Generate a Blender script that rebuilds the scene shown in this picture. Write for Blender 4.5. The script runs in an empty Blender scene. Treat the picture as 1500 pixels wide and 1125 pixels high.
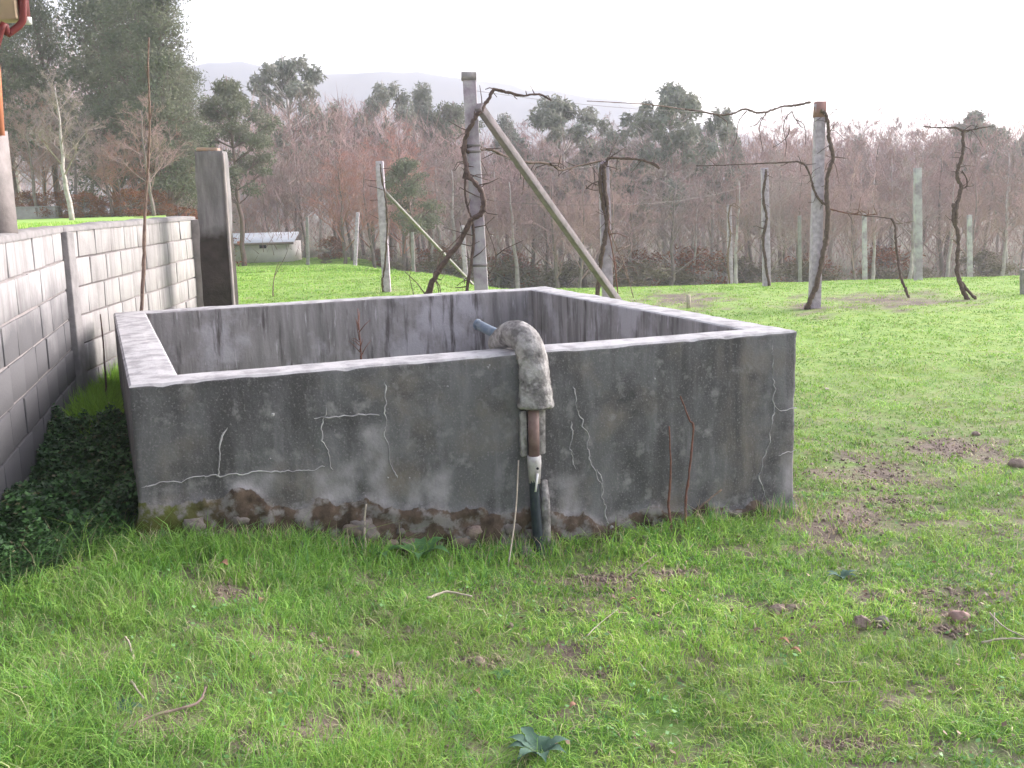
import bpy, math, random
import numpy as np
from mathutils import Matrix, Vector
S = bpy.context.scene
COL = S.collection
R_ = math.radians

# ------------------------------------------------------------------ camera
FPX, PITCH, ROLL, EYE = 1593.0, 0.172, -0.028, 1.6
_F = np.array([0, math.cos(PITCH), -math.sin(PITCH)])
_R0 = np.array([1.0, 0, 0]); _U0 = np.cross(_R0, _F)
_R = math.cos(ROLL)*_R0 + math.sin(ROLL)*_U0
_U = -math.sin(ROLL)*_R0 + math.cos(ROLL)*_U0
cam_d = bpy.data.cameras.new('camera'); cam = bpy.data.objects.new('camera', cam_d); COL.objects.link(cam)
cam_d.sensor_width = 36; cam_d.lens = FPX/1500*36; cam_d.clip_start = .05; cam_d.clip_end = 9000
M = Matrix.Identity(4)
for i in range(3):
    M[i][0] = _R[i]; M[i][1] = _U[i]; M[i][2] = -_F[i]
M[2][3] = EYE
cam.matrix_world = M
S.camera = cam

# ------------------------------------------------------------------ light
SUN_EL, SUN_AZ = 24.0, 62.0        # azimuth clockwise from +Y (view direction)
w = bpy.data.worlds.new('World'); S.world = w; w.use_nodes = True
nt = w.node_tree; bg = nt.nodes['Background']
sky = nt.nodes.new('ShaderNodeTexSky'); sky.sky_type = 'NISHITA'; sky.sun_disc = False
sky.sun_elevation = R_(SUN_EL); sky.sun_rotation = R_(SUN_AZ)
sky.air_density = 1.0; sky.dust_density = 4.0; sky.ozone_density = 1.0
hs = nt.nodes.new('ShaderNodeHueSaturation'); hs.inputs['Saturation'].default_value = .38
nt.links.new(sky.outputs[0], hs.inputs['Color'])
tn = nt.nodes.new('ShaderNodeMix'); tn.data_type = 'RGBA'; tn.blend_type = 'MULTIPLY'
tn.inputs[0].default_value = 1; tn.inputs[7].default_value = (1.0, .985, 1.025, 1)
nt.links.new(hs.outputs[0], tn.inputs[6]); nt.links.new(tn.outputs[2], bg.inputs['Color'])
bg.inputs['Strength'].default_value = .12
sd = bpy.data.lights.new('sun', 'SUN'); so = bpy.data.objects.new('sun', sd); COL.objects.link(so)
sd.energy = .75; sd.angle = R_(32); sd.color = (1, .93, .86)
_az, _el = R_(SUN_AZ), R_(SUN_EL)
so.rotation_euler = Vector((math.sin(_az)*math.cos(_el), math.cos(_az)*math.cos(_el), math.sin(_el))).to_track_quat('Z', 'Y').to_euler()
so.location = (20, 20, 30)
S.view_settings.view_transform = 'Standard'; S.view_settings.look = 'None'
S.cycles.volume_bounces = 2
S.view_settings.gamma = 1; S.view_settings.exposure = 2.08

# ------------------------------------------------------------------ noise (numpy)
def _hash(ix, iy, seed):
    h = (ix.astype(np.int64)*374761393 + iy.astype(np.int64)*668265263 + seed*1442695041) & 0x7fffffff
    h = ((h ^ (h >> 13))*1274126177) & 0x7fffffff
    h = (h ^ (h >> 16)) & 0xffff
    return h/65535.0
def vn(x, y, seed=0):
    x = np.asarray(x, float); y = np.asarray(y, float)
    ix = np.floor(x); iy = np.floor(y); fx = x-ix; fy = y-iy
    fx = fx*fx*(3-2*fx); fy = fy*fy*(3-2*fy)
    a = _hash(ix, iy, seed); b = _hash(ix+1, iy, seed); c = _hash(ix, iy+1, seed); d = _hash(ix+1, iy+1, seed)
    return (a*(1-fx)+b*fx)*(1-fy)+(c*(1-fx)+d*fx)*fy
def fbm(x, y, seed=0, octv=4):
    t = 0; a = .5
    for k in range(octv):
        t = t+a*vn(np.asarray(x)*2**k, np.asarray(y)*2**k, seed+k*17); a *= .5
    return t/(1-.5**octv)
def ss(t):
    t = np.clip(t, 0, 1); return t*t*(3-2*t)

# ------------------------------------------------------------------ terrain height and pixel helpers
WALL = np.array([(-1.14, .0), (-2.65, 5.85), (-3.15, 7.78), (-3.42, 12.05)])     # face of the block wall, plan
def wall_x(y):
    return np.interp(y, WALL[:, 1], WALL[:, 0])
def G(x, y):
    x = np.asarray(x, float); y = np.asarray(y, float)
    z = .03-.29*ss((x+1.75)/1.9)
    z = z+.24*ss((y-9.5)/11)
    t = x/np.maximum(y, 1.0)
    s = .054+.066*ss((t+.16)/.16)
    q = y-20.5; sp_ = 2.2*np.log1p(np.exp(np.clip(q/2.2, -30, 30))); z = z-s*np.minimum(sp_, 34.5)-.02*np.clip(y-55, 0, 80)
    z = z-.25*ss((y-17)/10)*0
    z = z+.07*(fbm(x*.9, y*.9, 5)-.5)*ss((y-1)/2)*ss((40-y)/10)
    return z
def ray(px, py):
    return _F+_R*(px-750)/FPX+_U*(562.5-py)/FPX
def P(px, py, Y):
    v = ray(px, py); t = Y/v[1]
    return np.array([v[0]*t, Y, EYE+v[2]*t])
def gp(px, py, far=120):
    v = ray(px, py); lo = 1.0
    for Y in np.arange(1.5, far, .1):
        p = v*(Y/v[1]); 
        if EYE+p[2] <= float(G(p[0], Y)):
            return np.array([p[0], Y, float(G(p[0], Y))])
    Y = far; p = v*(Y/v[1]); return np.array([p[0], Y, float(G(p[0], Y))])
def scale_at(Y):      # metres per photograph pixel
    return Y/FPX

# ------------------------------------------------------------------ materials
def mat(name, col=(.5, .5, .5), rough=.85, var=None, scale=8, detail=6, bump=0, bscale=40, streak=None, metallic=0,
        var2=None, scale2=2, transl=0, attr=None, lo=.35, hi=.65, spec=.3, bdist=.01):
    m = bpy.data.materials.new(name); m.use_nodes = True; n = m.node_tree.nodes; L = m.node_tree.links
    bs = n['Principled BSDF']; bs.inputs['Roughness'].default_value = rough; bs.inputs['Metallic'].default_value = metallic
    bs.inputs['Specular IOR Level'].default_value = spec
    tc = n.new('ShaderNodeTexCoord'); vec = tc.outputs['Object']
    if streak:
        mp = n.new('ShaderNodeMapping'); mp.inputs['Scale'].default_value = streak; L.new(vec, mp.inputs[0]); svec = mp.outputs[0]
    else: svec = vec
    cur = None
    def noise(sc, v, d=detail):
        t = n.new('ShaderNodeTexNoise'); t.inputs['Scale'].default_value = sc; t.inputs['Detail'].default_value = d
        t.inputs['Roughness'].default_value = .6; L.new(v, t.inputs['Vector']); return t.outputs['Fac']
    def rng(f, a, b):
        r = n.new('ShaderNodeMapRange'); r.inputs[1].default_value = a; r.inputs[2].default_value = b; L.new(f, r.inputs[0]); return r.outputs[0]
    def mix(f, a, b):
        x = n.new('ShaderNodeMix'); x.data_type = 'RGBA'; L.new(f, x.inputs[0])
        for sock, c in ((x.inputs[6], a), (x.inputs[7], b)):
            if isinstance(c, tuple): sock.default_value = (*c, 1)
            else: L.new(c, sock)
        return x.outputs[2]
    c = col
    if var: c = mix(rng(noise(scale, svec), lo, hi), c, var)
    if var2: c = mix(rng(noise(scale2, vec, 4), .45, .62), c, var2)
    if attr:
        a = n.new('ShaderNodeAttribute'); a.attribute_name = attr; c = a.outputs['Color']
    if isinstance(c, tuple): bs.inputs['Base Color'].default_value = (*c, 1)
    else: L.new(c, bs.inputs['Base Color'])
    if bump:
        b = n.new('ShaderNodeBump'); b.inputs['Strength'].default_value = bump; b.inputs['Distance'].default_value = bdist
        L.new(noise(bscale, vec, 8), b.inputs['Height']); L.new(b.outputs[0], bs.inputs['Normal'])
    if transl:
        tr = n.new('ShaderNodeBsdfTranslucent'); ms = n.new('ShaderNodeMixShader'); ms.inputs[0].default_value = transl
        if isinstance(c, tuple): tr.inputs[0].default_value = (*c, 1)
        else: L.new(c, tr.inputs[0])
        L.new(bs.outputs[0], ms.inputs[1]); L.new(tr.outputs[0], ms.inputs[2]); L.new(ms.outputs[0], n['Material Output'].inputs[0])
    m['_c'] = 0
    return m, n, L, mix, rng, noise, vec, bs

MT = {}
def simple(name, *a, **k): MT[name] = mat(name, *a, **k)[0]
simple('post_concrete', (.42, .36, .41), var=(.27, .23, .26), scale=9, bump=.5, bscale=60, var2=(.48, .47, .47), scale2=4)
simple('brace_concrete', (.29, .245, .265), var=(.19, .17, .175), scale=9, bump=.5, bscale=60)
simple('pale_post', (.52, .44, .52), var=(.31, .265, .31), scale=14, bump=.5, bscale=50)
simple('grey_post', (.30, .28, .28), var=(.20, .185, .18), scale=10, bump=.5, bscale=50)
simple('vine_bark', (.075, .05, .045), var=(.15, .105, .09), scale=30, bump=.8, bscale=90)
simple('vine_pale', (.26, .19, .15), var=(.15, .10, .085), scale=30, bump=.6, bscale=90)
simple('vine_red', (.22, .10, .075), var=(.13, .07, .055), scale=30, bump=.6, bscale=90)
simple('twig_pink', (.47, .32, .30), var=(.31, .21, .20), scale=.6)
simple('twig_grey', (.40, .32, .30), var=(.27, .215, .205), scale=.6)
simple('twig_russet', (.50, .25, .20), var=(.34, .19, .165), scale=.7)
simple('bark_pale', (.52, .47, .45), var=(.32, .28, .27), scale=3, bump=.4)
simple('bark_grey', (.26, .21, .20), var=(.17, .14, .13), scale=3, bump=.4)
simple('bark_pine', (.24, .16, .15), var=(.15, .11, .10), scale=3, bump=.4)
simple('leaf_pine', (.14, .165, .11), var=(.21, .205, .15), scale=.9, transl=.25)
simple('leaf_euc', (.21, .235, .20), var=(.29, .285, .24), scale=.9, transl=.2)
simple('leaf_rust', (.30, .11, .055), var=(.20, .085, .05), scale=1.5, transl=.2)
simple('leaf_olive', (.22, .18, .12), var=(.16, .135, .09), scale=1.5, transl=.2)
simple('pipe_blue', (.11, .15, .21), var=(.18, .21, .25), scale=25, rough=.5)
simple('pipe_grey', (.16, .095, .09), var=(.24, .16, .15), scale=(14), rough=.55, bump=.2)
simple('pipe_black', (.018, .026, .036), var=(.04, .05, .06), scale=20, rough=.45)
simple('pipe_white', (.5, .48, .48), var=(.34, .31, .30), scale=30, rough=.6)
simple('white_plastic', (.75, .74, .74), rough=.5)
simple('brick_tile', (.42, .27, .20), var=(.33, .27, .24), scale=20, bump=.5)
simple('rust_red', (.33, .17, .15), var=(.25, .15, .14), scale=30)
simple('gutter_red', (.17, .03, .03), rough=.5, var=(.12, .022, .024), scale=6)
simple('soffit', (.40, .31, .22), var=(.33, .26, .19), scale=5, streak=(1, 12, 1))
simple('render_wall', (.62, .55, .45), var=(.52, .46, .38), scale=3, bump=.3)
simple('roof_tile', (.33, .12, .07), var=(.22, .09, .06), scale=6, bump=.4)
simple('orange_wood', (.52, .20, .10), var=(.40, .15, .08), scale=8)
simple('hut_wall', (.80, .76, .75), var=(.70, .66, .65), scale=1.5, bump=.3)
simple('hut_base', (.27, .22, .19), var=(.2, .17, .14), scale=3)
simple('hut_roof', (.70, .74, .82), var=(.6, .64, .72), scale=1.2, rough=.5)
simple('dark_void', (.02, .02, .022))
simple('stone_pink', (.33, .21, .19), var=(.24, .17, .15), scale=30, bump=.5)
simple('stone_brown', (.12, .09, .07), var=(.20, .165, .14), scale=14, bump=.7)
simple('stone_grey', (.20, .175, .165), var=(.11, .095, .085), scale=14, bump=.8)
simple('clod', (.19, .14, .12), var=(.28, .215, .185), scale=40, bump=1, bscale=60)
simple('stick_pale', (.46, .40, .34), var=(.32, .27, .22), scale=30, bump=.4)
simple('stick_dark', (.15, .11, .095), var=(.24, .18, .15), scale=30, bump=.4)
simple('leaf_dock', (.07, .17, .06), var=(.11, .23, .09), scale=20, transl=.2, rough=.5)
simple('leaf_thistle', (.10, .17, .13), var=(.06, .12, .08), scale=20, transl=.15)
simple('dead_leaf', (.42, .24, .17), var=(.32, .17, .11), scale=40, transl=.2)
simple('far_wall', (.40, .37, .36), var=(.30, .27, .27), scale=3)
simple('wire_metal', (.20, .18, .18), rough=.6)
simple('hill_haze_blue', (.05, .075, .09), var=(.08, .09, .08), scale=.015)  # bluish base colour paints in some of the distance haze
simple('blade', transl=.22, attr='tint', rough=.6)
simple('ivy_leaf', transl=.15, attr='tint', rough=.55)

# ground
m, n, L, mix, rng, noise, vec, bs = mat('ground', (.10, .08, .06), bump=.8, bscale=22, bdist=.03)
soil = mix(rng(noise(6, vec), .35, .65), (.105, .08, .065), (.235, .18, .15))
near = mix(rng(noise(3.0, vec), .42, .6), soil, (.10, .18, .035))
gfar = mix(rng(noise(1.6, vec), .35, .65), (.25, .36, .085), (.33, .43, .11))
gfar = mix(rng(noise(9, vec), .40, .60), gfar, (.20, .33, .075))
gfar = mix(rng(noise(.8, vec, 8), .60, .72), gfar, (.34, .30, .18))
sp = n.new('ShaderNodeSeparateXYZ'); L.new(vec, sp.inputs[0])
c = mix(rng(sp.outputs[1], 5.0, 13.0), near, gfar)
a = n.new('ShaderNodeAttribute'); a.attribute_name = 'bare'
c = mix(a.outputs['Fac'], c, soil)
wood = mix(rng(noise(1.2, vec), .4, .6), (.10, .075, .055), (.07, .085, .035))
c = mix(rng(sp.outputs[1], 60, 66), c, wood)
L.new(c, bs.inputs['Base Color']); MT['ground'] = m

# tank concrete
m, n, L, mix, rng, noise, vec, bs = mat('tank_dark', bump=.6, bscale=55, bdist=.006)
mp = n.new('ShaderNodeMapping'); mp.inputs['Scale'].default_value = (3.2, 3.2, .55); L.new(vec, mp.inputs[0])
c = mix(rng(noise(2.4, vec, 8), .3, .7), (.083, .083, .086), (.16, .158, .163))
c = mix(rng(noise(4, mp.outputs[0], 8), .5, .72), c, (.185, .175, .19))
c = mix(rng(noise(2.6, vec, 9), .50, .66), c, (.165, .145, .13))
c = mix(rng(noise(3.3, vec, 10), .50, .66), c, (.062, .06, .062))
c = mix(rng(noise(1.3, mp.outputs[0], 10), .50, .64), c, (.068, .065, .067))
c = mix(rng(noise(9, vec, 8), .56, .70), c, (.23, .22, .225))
c = mix(rng(noise(90, vec, 3), .55, .75), c, (.22, .205, .215))
a = n.new('ShaderNodeAttribute'); a.attribute_name = 'pale'
ml = n.new('ShaderNodeMath'); ml.use_clamp = True; ml.operation = 'MULTIPLY'; L.new(a.outputs['Fac'], ml.inputs[0]); L.new(rng(noise(7, vec, 8), .25, .62), ml.inputs[1])
c = mix(ml.outputs[0], c, (.29, .275, .29))
a = n.new('ShaderNodeAttribute'); a.attribute_name = 'crust'
mm = n.new('ShaderNodeMath'); mm.operation = 'ADD'; L.new(a.outputs['Fac'], mm.inputs[0]); L.new(noise(26, vec), mm.inputs[1])
moss = mix(rng(noise(18, vec), .35, .65), (.042, .029, .02), (.115, .08, .06))
a2 = n.new('ShaderNodeAttribute'); a2.attribute_name = 'moss'
moss = mix(a2.outputs['Fac'], moss, (.075, .085, .018))
moss = mix(rng(noise(11, vec, 9), .50, .60), moss, (.19, .175, .17))
c = mix(rng(mm.outputs[0], .92, 1.05), c, moss)
L.new(c, bs.inputs['Base Color']); MT['tank_dark'] = m

m, n, L, mix, rng, noise, vec, bs = mat('tank_inner', bump=.6, bscale=45, bdist=.006)
mp = n.new('ShaderNodeMapping'); mp.inputs['Scale'].default_value = (4, 4, .5); L.new(vec, mp.inputs[0])
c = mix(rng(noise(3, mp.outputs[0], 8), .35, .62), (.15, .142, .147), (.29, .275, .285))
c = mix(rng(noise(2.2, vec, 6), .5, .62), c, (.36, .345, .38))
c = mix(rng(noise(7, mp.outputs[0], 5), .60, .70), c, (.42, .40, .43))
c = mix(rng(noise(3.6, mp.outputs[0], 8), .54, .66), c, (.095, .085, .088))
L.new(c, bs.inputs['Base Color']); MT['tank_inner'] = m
simple('tank_top', (.38, .37, .385), var=(.47, .455, .47), scale=8, var2=(.27, .26, .27), scale2=9, bump=.6, bscale=60, bdist=.006)  # rim paler than the sides; skylight on its top put into the colour
simple('crack_lime', (.48, .465, .475), var=(.22, .21, .22), scale=14, rough=.9)
simple('casing', (.24, .225, .22), var=(.42, .40, .395), scale=16, bump=.9, bscale=35, bdist=.01, var2=(.13, .12, .12), scale2=14)
# pillar: wet dark lower half
m, n, L, mix, rng, noise, vec, bs = mat('pillar_old', bump=.8, bscale=40)
mp = n.new('ShaderNodeMapping'); mp.inputs['Scale'].default_value = (7, 7, 1); L.new(vec, mp.inputs[0])
up = mix(rng(noise(3, mp.outputs[0]), .35, .65), (.15, .14, .145), (.25, .235, .24))
dn = mix(rng(noise(6, vec), .35, .65), (.035, .032, .026), (.075, .06, .055))
sp = n.new('ShaderNodeSeparateXYZ'); L.new(vec, sp.inputs[0])
ad = n.new('ShaderNodeMath'); ad.operation = 'MULTIPLY_ADD'; L.new(noise(5, vec), ad.inputs[0]); ad.inputs[1].default_value = .25; L.new(sp.outputs[2], ad.inputs[2])
c = mix(rng(ad.outputs[0], 1.36, 1.48), dn, up)
L.new(c, bs.inputs['Base Color']); MT['pillar_old'] = m
simple('pillar_pale', (.30, .265, .26), var=(.20, .18, .175), scale=8, bump=.5)
simple('pillar_dark', (.15, .14, .145), var=(.24, .225, .235), scale=22, bump=.9, bscale=60)
simple('pillar_grey', (.27, .245, .25), var=(.19, .175, .18), scale=14, bump=.8, bscale=50)
# block wall
def blockmat(name, ca, cb, stain):
    m, n, L, mix, rng, noise, vec, bs = mat(name, bump=.6, bscale=50, bdist=.006)
    mp = n.new('ShaderNodeMapping'); mp.inputs['Scale'].default_value = (7, 7, .35); L.new(vec, mp.inputs[0])
    c = mix(rng(noise(1.5, vec, 8), .35, .65), ca, cb)
    c = mix(rng(noise(2.2, mp.outputs[0], 4), .48, .75), c, (.23, .21, .215))
    c = mix(rng(noise(3.4, mp.outputs[0], 4), .60, .74), c, (.50, .48, .48))
    c = mix(rng(noise(5, vec, 8), .50, .85), c, (.24, .22, .22))
    sp = n.new('ShaderNodeSeparateXYZ'); L.new(vec, sp.inputs[0])
    ad = n.new('ShaderNodeMath'); ad.operation = 'MULTIPLY_ADD'; L.new(noise(1.6, vec, 6), ad.inputs[0]); ad.inputs[1].default_value = .9; L.new(sp.outputs[2], ad.inputs[2])
    c = mix(rng(ad.outputs[0], stain+.28, stain-.05), c, (.115, .112, .118))
    L.new(c, bs.inputs['Base Color']); MT[name] = m
blockmat('block_near', (.31, .30, .30), (.39, .378, .38), 1.36)
blockmat('block_far', (.30, .285, .285), (.38, .365, .36), .75)
simple('mortar', (.22, .20, .20), var=(.30, .27, .27), scale=20, bump=.6)
simple('coping', (.27, .255, .255), var=(.19, .18, .18), scale=9, bump=.7)

# ------------------------------------------------------------------ object helpers
def tag(o, label, cat, group=None):
    o['label'] = label; o['category'] = cat
    if group: o['group'] = group
    return o
def thing(name, label, cat, loc=(0, 0, 0), group=None, rz=0):
    o = bpy.data.objects.new(name, None); COL.objects.link(o); o.location = Vector([float(v) for v in loc]); o.rotation_euler = (0, 0, rz)
    o.empty_display_size = .2
    return tag(o, label, cat, group)
def npmesh(name, V, F, mats, parent=None, smooth=False, mi=None, attrs=None, cols=None, loc=None):
    V = np.asarray(V, np.float32); me = bpy.data.meshes.new(name)
    if isinstance(F, np.ndarray):
        k = F.shape[1]; nF = len(F); tot = np.full(nF, k, np.int32); flat = F.astype(np.int32).ravel()
    else:
        tot = np.array([len(f) for f in F], np.int32); nF = len(F); flat = np.array([i for f in F for i in f], np.int32)
    me.vertices.add(len(V)); me.vertices.foreach_set('co', V.ravel())
    me.loops.add(len(flat)); me.loops.foreach_set('vertex_index', flat)
    me.polygons.add(nF); st = np.zeros(nF, np.int32); st[1:] = np.cumsum(tot)[:-1]
    me.polygons.foreach_set('loop_start', st); me.polygons.foreach_set('loop_total', tot)
    if smooth: me.polygons.foreach_set('use_smooth', np.ones(nF, bool))
    if isinstance(mats, str): mats = [mats]
    for mm in mats: me.materials.append(MT[mm])
    if mi is not None: me.polygons.foreach_set('material_index', np.asarray(mi, np.int32))
    for k_, v_ in (attrs or {}).items():
        at = me.attributes.new(k_, 'FLOAT', 'POINT'); at.data.foreach_set('value', np.asarray(v_, np.float32))
    if cols is not None:
        at = me.attributes.new('tint', 'FLOAT_COLOR', 'POINT')
        c4 = np.ones((len(V), 4), np.float32); c4[:, :3] = cols; at.data.foreach_set('color', c4.ravel())
    me.update(calc_edges=True); me.validate()
    o = bpy.data.objects.new(name, me); COL.objects.link(o)
    if parent: o.parent = parent
    if loc is not None: o.location = Vector([float(v) for v in loc])
    return o
class MB:
    def __init__(s): s.v = []; s.f = []; s.m = []; s.n = 0
    def add(s, V, F, m=0):
        s.v.append(np.asarray(V, float)); s.f += [tuple(i+s.n for i in f) for f in F]; s.m += [m]*len(F); s.n += len(V); return s
    def box(s, c, size, rz=0, m=0, top=1.0, jit=0):
        x, y, z = np.array(size)/2; V = []
        for k, (sx, sy) in ((-1, (1, 1)), (1, (top, top))):
            for a, b in ((-1, -1), (1, -1), (1, 1), (-1, 1)): V.append((a*x*sx, b*y*sy, k*z))
        V = np.array(V)
        if jit: V = V+np.random.RandomState(int(abs(c[0]*977+c[2]*313)) % 99999).uniform(-jit, jit, V.shape)
        cs, sn = math.cos(rz), math.sin(rz); V = np.c_[V[:, 0]*cs-V[:, 1]*sn, V[:, 0]*sn+V[:, 1]*cs, V[:, 2]]+np.array(c)
        return s.add(V, [(3, 2, 1, 0), (4, 5, 6, 7), (0, 1, 5, 4), (1, 2, 6, 5), (2, 3, 7, 6), (3, 0, 4, 7)], m)
    def tube(s, pts, rad, sides=8, m=0, rough=0, seed=0, cap=True, square=False):
        pts = np.asarray(pts, float); n = len(pts); rad = np.broadcast_to(rad, n) if np.ndim(rad) < 1 or len(np.atleast_1d(rad)) == n else np.linspace(rad[0], rad[1], n)
        rs = np.random.RandomState(seed); V = []; ref = np.array([0, 0, 1.0])
        d0 = pts[-1]-pts[0]; d0 = d0/(np.linalg.norm(d0)+1e-9)
        ref = np.array([1.0, 0, 0]) if abs(d0[2]) > .7 else np.array([0, 0, 1.0])
        for i in range(n):
            d = pts[min(i+1, n-1)]-pts[max(i-1, 0)]; d = d/(np.linalg.norm(d)+1e-9)
            a = ref-d*(ref@d); a /= np.linalg.norm(a)+1e-9; b = np.cross(d, a)
            for k in range(sides):
                t = 2*math.pi*(k+(.5 if square else 0))/sides; r = rad[i]*(1+(rs.uniform(-rough, rough) if rough else 0))
                V.append(pts[i]+r*(math.cos(t)*a+math.sin(t)*b))
        F = []
        for i in range(n-1):
            for k in range(sides):
                F.append((i*sides+k, i*sides+(k+1) % sides, (i+1)*sides+(k+1) % sides, (i+1)*sides+k))
        if cap: F.append(tuple(range(sides))[::-1]); F.append(tuple((n-1)*sides+k for k in range(sides)))
        return s.add(V, F, m)
    def build(s, name, mats, parent=None, loc=None, smooth=False, bevel=0):
        V = np.concatenate(s.v)
        if loc is not None: V = V-np.array([float(q) for q in loc])
        o = npmesh(name, V, s.f, mats, parent, smooth, s.m, loc=(None if parent else loc))
        if bevel:
            b = o.modifiers.new('bevel', 'BEVEL'); b.width = bevel; b.segments = 2; b.limit_method = 'ANGLE'
        return o
def spline(pts, n=6):
    pts = np.asarray(pts, float)
    if len(pts) < 3: return np.array([pts[0]+(pts[-1]-pts[0])*t for t in np.linspace(0, 1, n)])
    out = []
    Q = np.vstack([2*pts[0]-pts[1], pts, 2*pts[-1]-pts[-2]])
    for i in range(1, len(Q)-2):
        for t in np.linspace(0, 1, n, endpoint=False):
            p0, p1, p2, p3 = Q[i-1:i+3]
            out.append(.5*((2*p1)+(-p0+p2)*t+(2*p0-5*p1+4*p2-p3)*t*t+(-p0+3*p1-3*p2+p3)*t**3))
    out.append(pts[-1]); return np.array(out)
def dup(root, loc, scale=(1, 1, 1), rz=0, label=None, group=None, cat=None):
    r = root.copy(); COL.objects.link(r); r.location = Vector([float(v) for v in loc]); r.scale = scale; r.rotation_euler = (0, 0, rz)
    if label: r['label'] = label
    if group: r['group'] = group
    if cat: r['category'] = cat
    for ch in list(root.children):
        c = ch.copy(); COL.objects.link(c); c.parent = r
    return r

# ------------------------------------------------------------------ tank geometry constants (needed by ground and grass)
TA = np.array([-1.7406, 4.8739]); TH = .3604; TL, TW, THT, TTL, TTF = 3.602, 3.708, .8, .228, .208
tu = np.array([math.cos(TH), math.sin(TH)]); tw = np.array([-math.sin(TH), math.cos(TH)])
def tank_uv(x, y):
    dx = x-TA[0]; dy = y-TA[1]; return dx*tu[0]+dy*tu[1], dx*tw[0]+dy*tw[1]
def in_tank(x, y, mrg=0):
    u, v = tank_uv(x, y); return (u > -mrg) & (u < TL+mrg) & (v > -mrg) & (v < TW+mrg)

# bare soil patches: photograph pixel, radii in metres
BARE = [(355, 880, .20, .17), (250, 1085, .30, .14), (560, 1010, .32, .14), (480, 965, .12, .08), (1235, 765, .38, .42), (1275, 698, .45, .35), (870, 848, .34, .12),
        (1270, 916, .14, .07), (1400, 908, .16, .10), (1150, 902, .10, .07), (620, 935, .28, .09), (1240, 1110, .16, .10), (470, 1080, .10, .13), (1340, 880, .25, .12),
        (640, 1100, .2, .1), (1405, 935, .14, .06), (700, 985, .16, .07), (990, 845, .2, .1), (1330, 740, .25, .2), (1150, 690, .0, .0),
        (1000, 440, .9, .5), (1300, 440, 1.6, .35), (1180, 450, .5, .3), (1400, 660, .4, .3), (100, 1000, .12, .06), (30, 1080, .1, .08), (860, 1010, .12, .06), (420, 940, .1, .06)]
BW = [(gp(a, b), c, d) for a, b, c, d in BARE if c > 0]
def bare(x, y):
    o = np.zeros_like(np.asarray(x, float)); nz = fbm(np.asarray(x)*6, np.asarray(y)*6, 77, 3)
    for p, a, b in BW:
        b2 = max(b, b*p[1]*.22)
        r = np.sqrt(((x-p[0])/a)**2+((y-p[1])/b2)**2)
        o = np.maximum(o, ss((1.05-r+(nz-.5)*2.2)/.8))
    return o

# ------------------------------------------------------------------ ground, terrace, hills
def sgrid(n, near, far, k):
    t = np.linspace(-1, 1, n); return np.sinh(t*k)/math.sinh(k)*far
xs = sgrid(361, 0, 3200, 8.6); ys = np.concatenate([[-300, -60, -20, -8, -3, -1], np.linspace(0, 12, 170)[0:], 12+np.cumsum(.08*1.042**np.arange(190))])
XX, YY = np.meshgrid(xs, ys); ZZ = G(XX, YY)
nz = (fbm(XX*7, YY*7, 31)-.5)*.035*ss((YY)/2)*ss((30-YY)/15); ZZ = ZZ+nz
V = np.c_[XX.ravel(), YY.ravel(), ZZ.ravel()]; nx = len(xs); ii = np.arange(len(ys)-1)[:, None]*nx+np.arange(nx-1)[None, :]
F = np.stack([ii, ii+1, ii+1+nx, ii+nx], -1).reshape(-1, 4)
g = npmesh('ground', V, F, 'ground', smooth=True, attrs={'bare': bare(V[:, 0], V[:, 1])*ss((30-V[:, 1])/5)}); g['kind'] = 'structure'

# terrace behind the block wall
def TZ(x, y): return 1.30-.004*np.clip(np.asarray(y)-12, 0, 60)+.02*(fbm(np.asarray(x), np.asarray(y), 9)-.5)
tb = MB(); rows = []
ty = np.concatenate([np.linspace(-3, 12.0, 40), np.linspace(12.4, 75, 60)])
for y in ty:
    xr = (wall_x(y)-.16) if y <= 12.05 else (-3.72-.31*(y-12))
    bank = 0 if y < 12.2 else min(1.2, .2+.08*(y-12))
    xl = np.r_[xr-70*np.linspace(1, 0, 24)**2.5, xr+bank*.5, xr+bank]
    z = TZ(xl, np.full_like(xl, y)); z[-2] = z[-3]*.5+G(xl[-1], y)*.5 if bank else z[-3]-.3; z[-1] = float(G(xl[-1], y))-.05 if bank else -.3
    if not bank: xl[-2] = xr+.001; xl[-1] = xr+.002
    rows.append(np.c_[xl, np.full_like(xl, y), z])
k = len(rows[0]); V = np.concatenate(rows); ii = np.arange(len(rows)-1)[:, None]*k+np.arange(k-1)[None, :]
F = np.stack([ii, ii+1, ii+1+k, ii+k], -1).reshape(-1, 4)
m, n, L, mix, rng, noise, vec, bs = mat('terrace_grass', bump=.6, bscale=25)
c = mix(rng(noise(2.5, vec), .35, .65), (.25, .42, .08), (.32, .48, .11)); L.new(c, bs.inputs['Base Color']); MT['terrace_grass'] = m
g = npmesh('terrace', V, F, 'terrace_grass', smooth=True); g['kind'] = 'structure'
def base_z(x, y):
    if y > 12 and x < -3.72-.31*(y-12)+.3: return float(TZ(x, y))
    return float(G(x, y))

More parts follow.
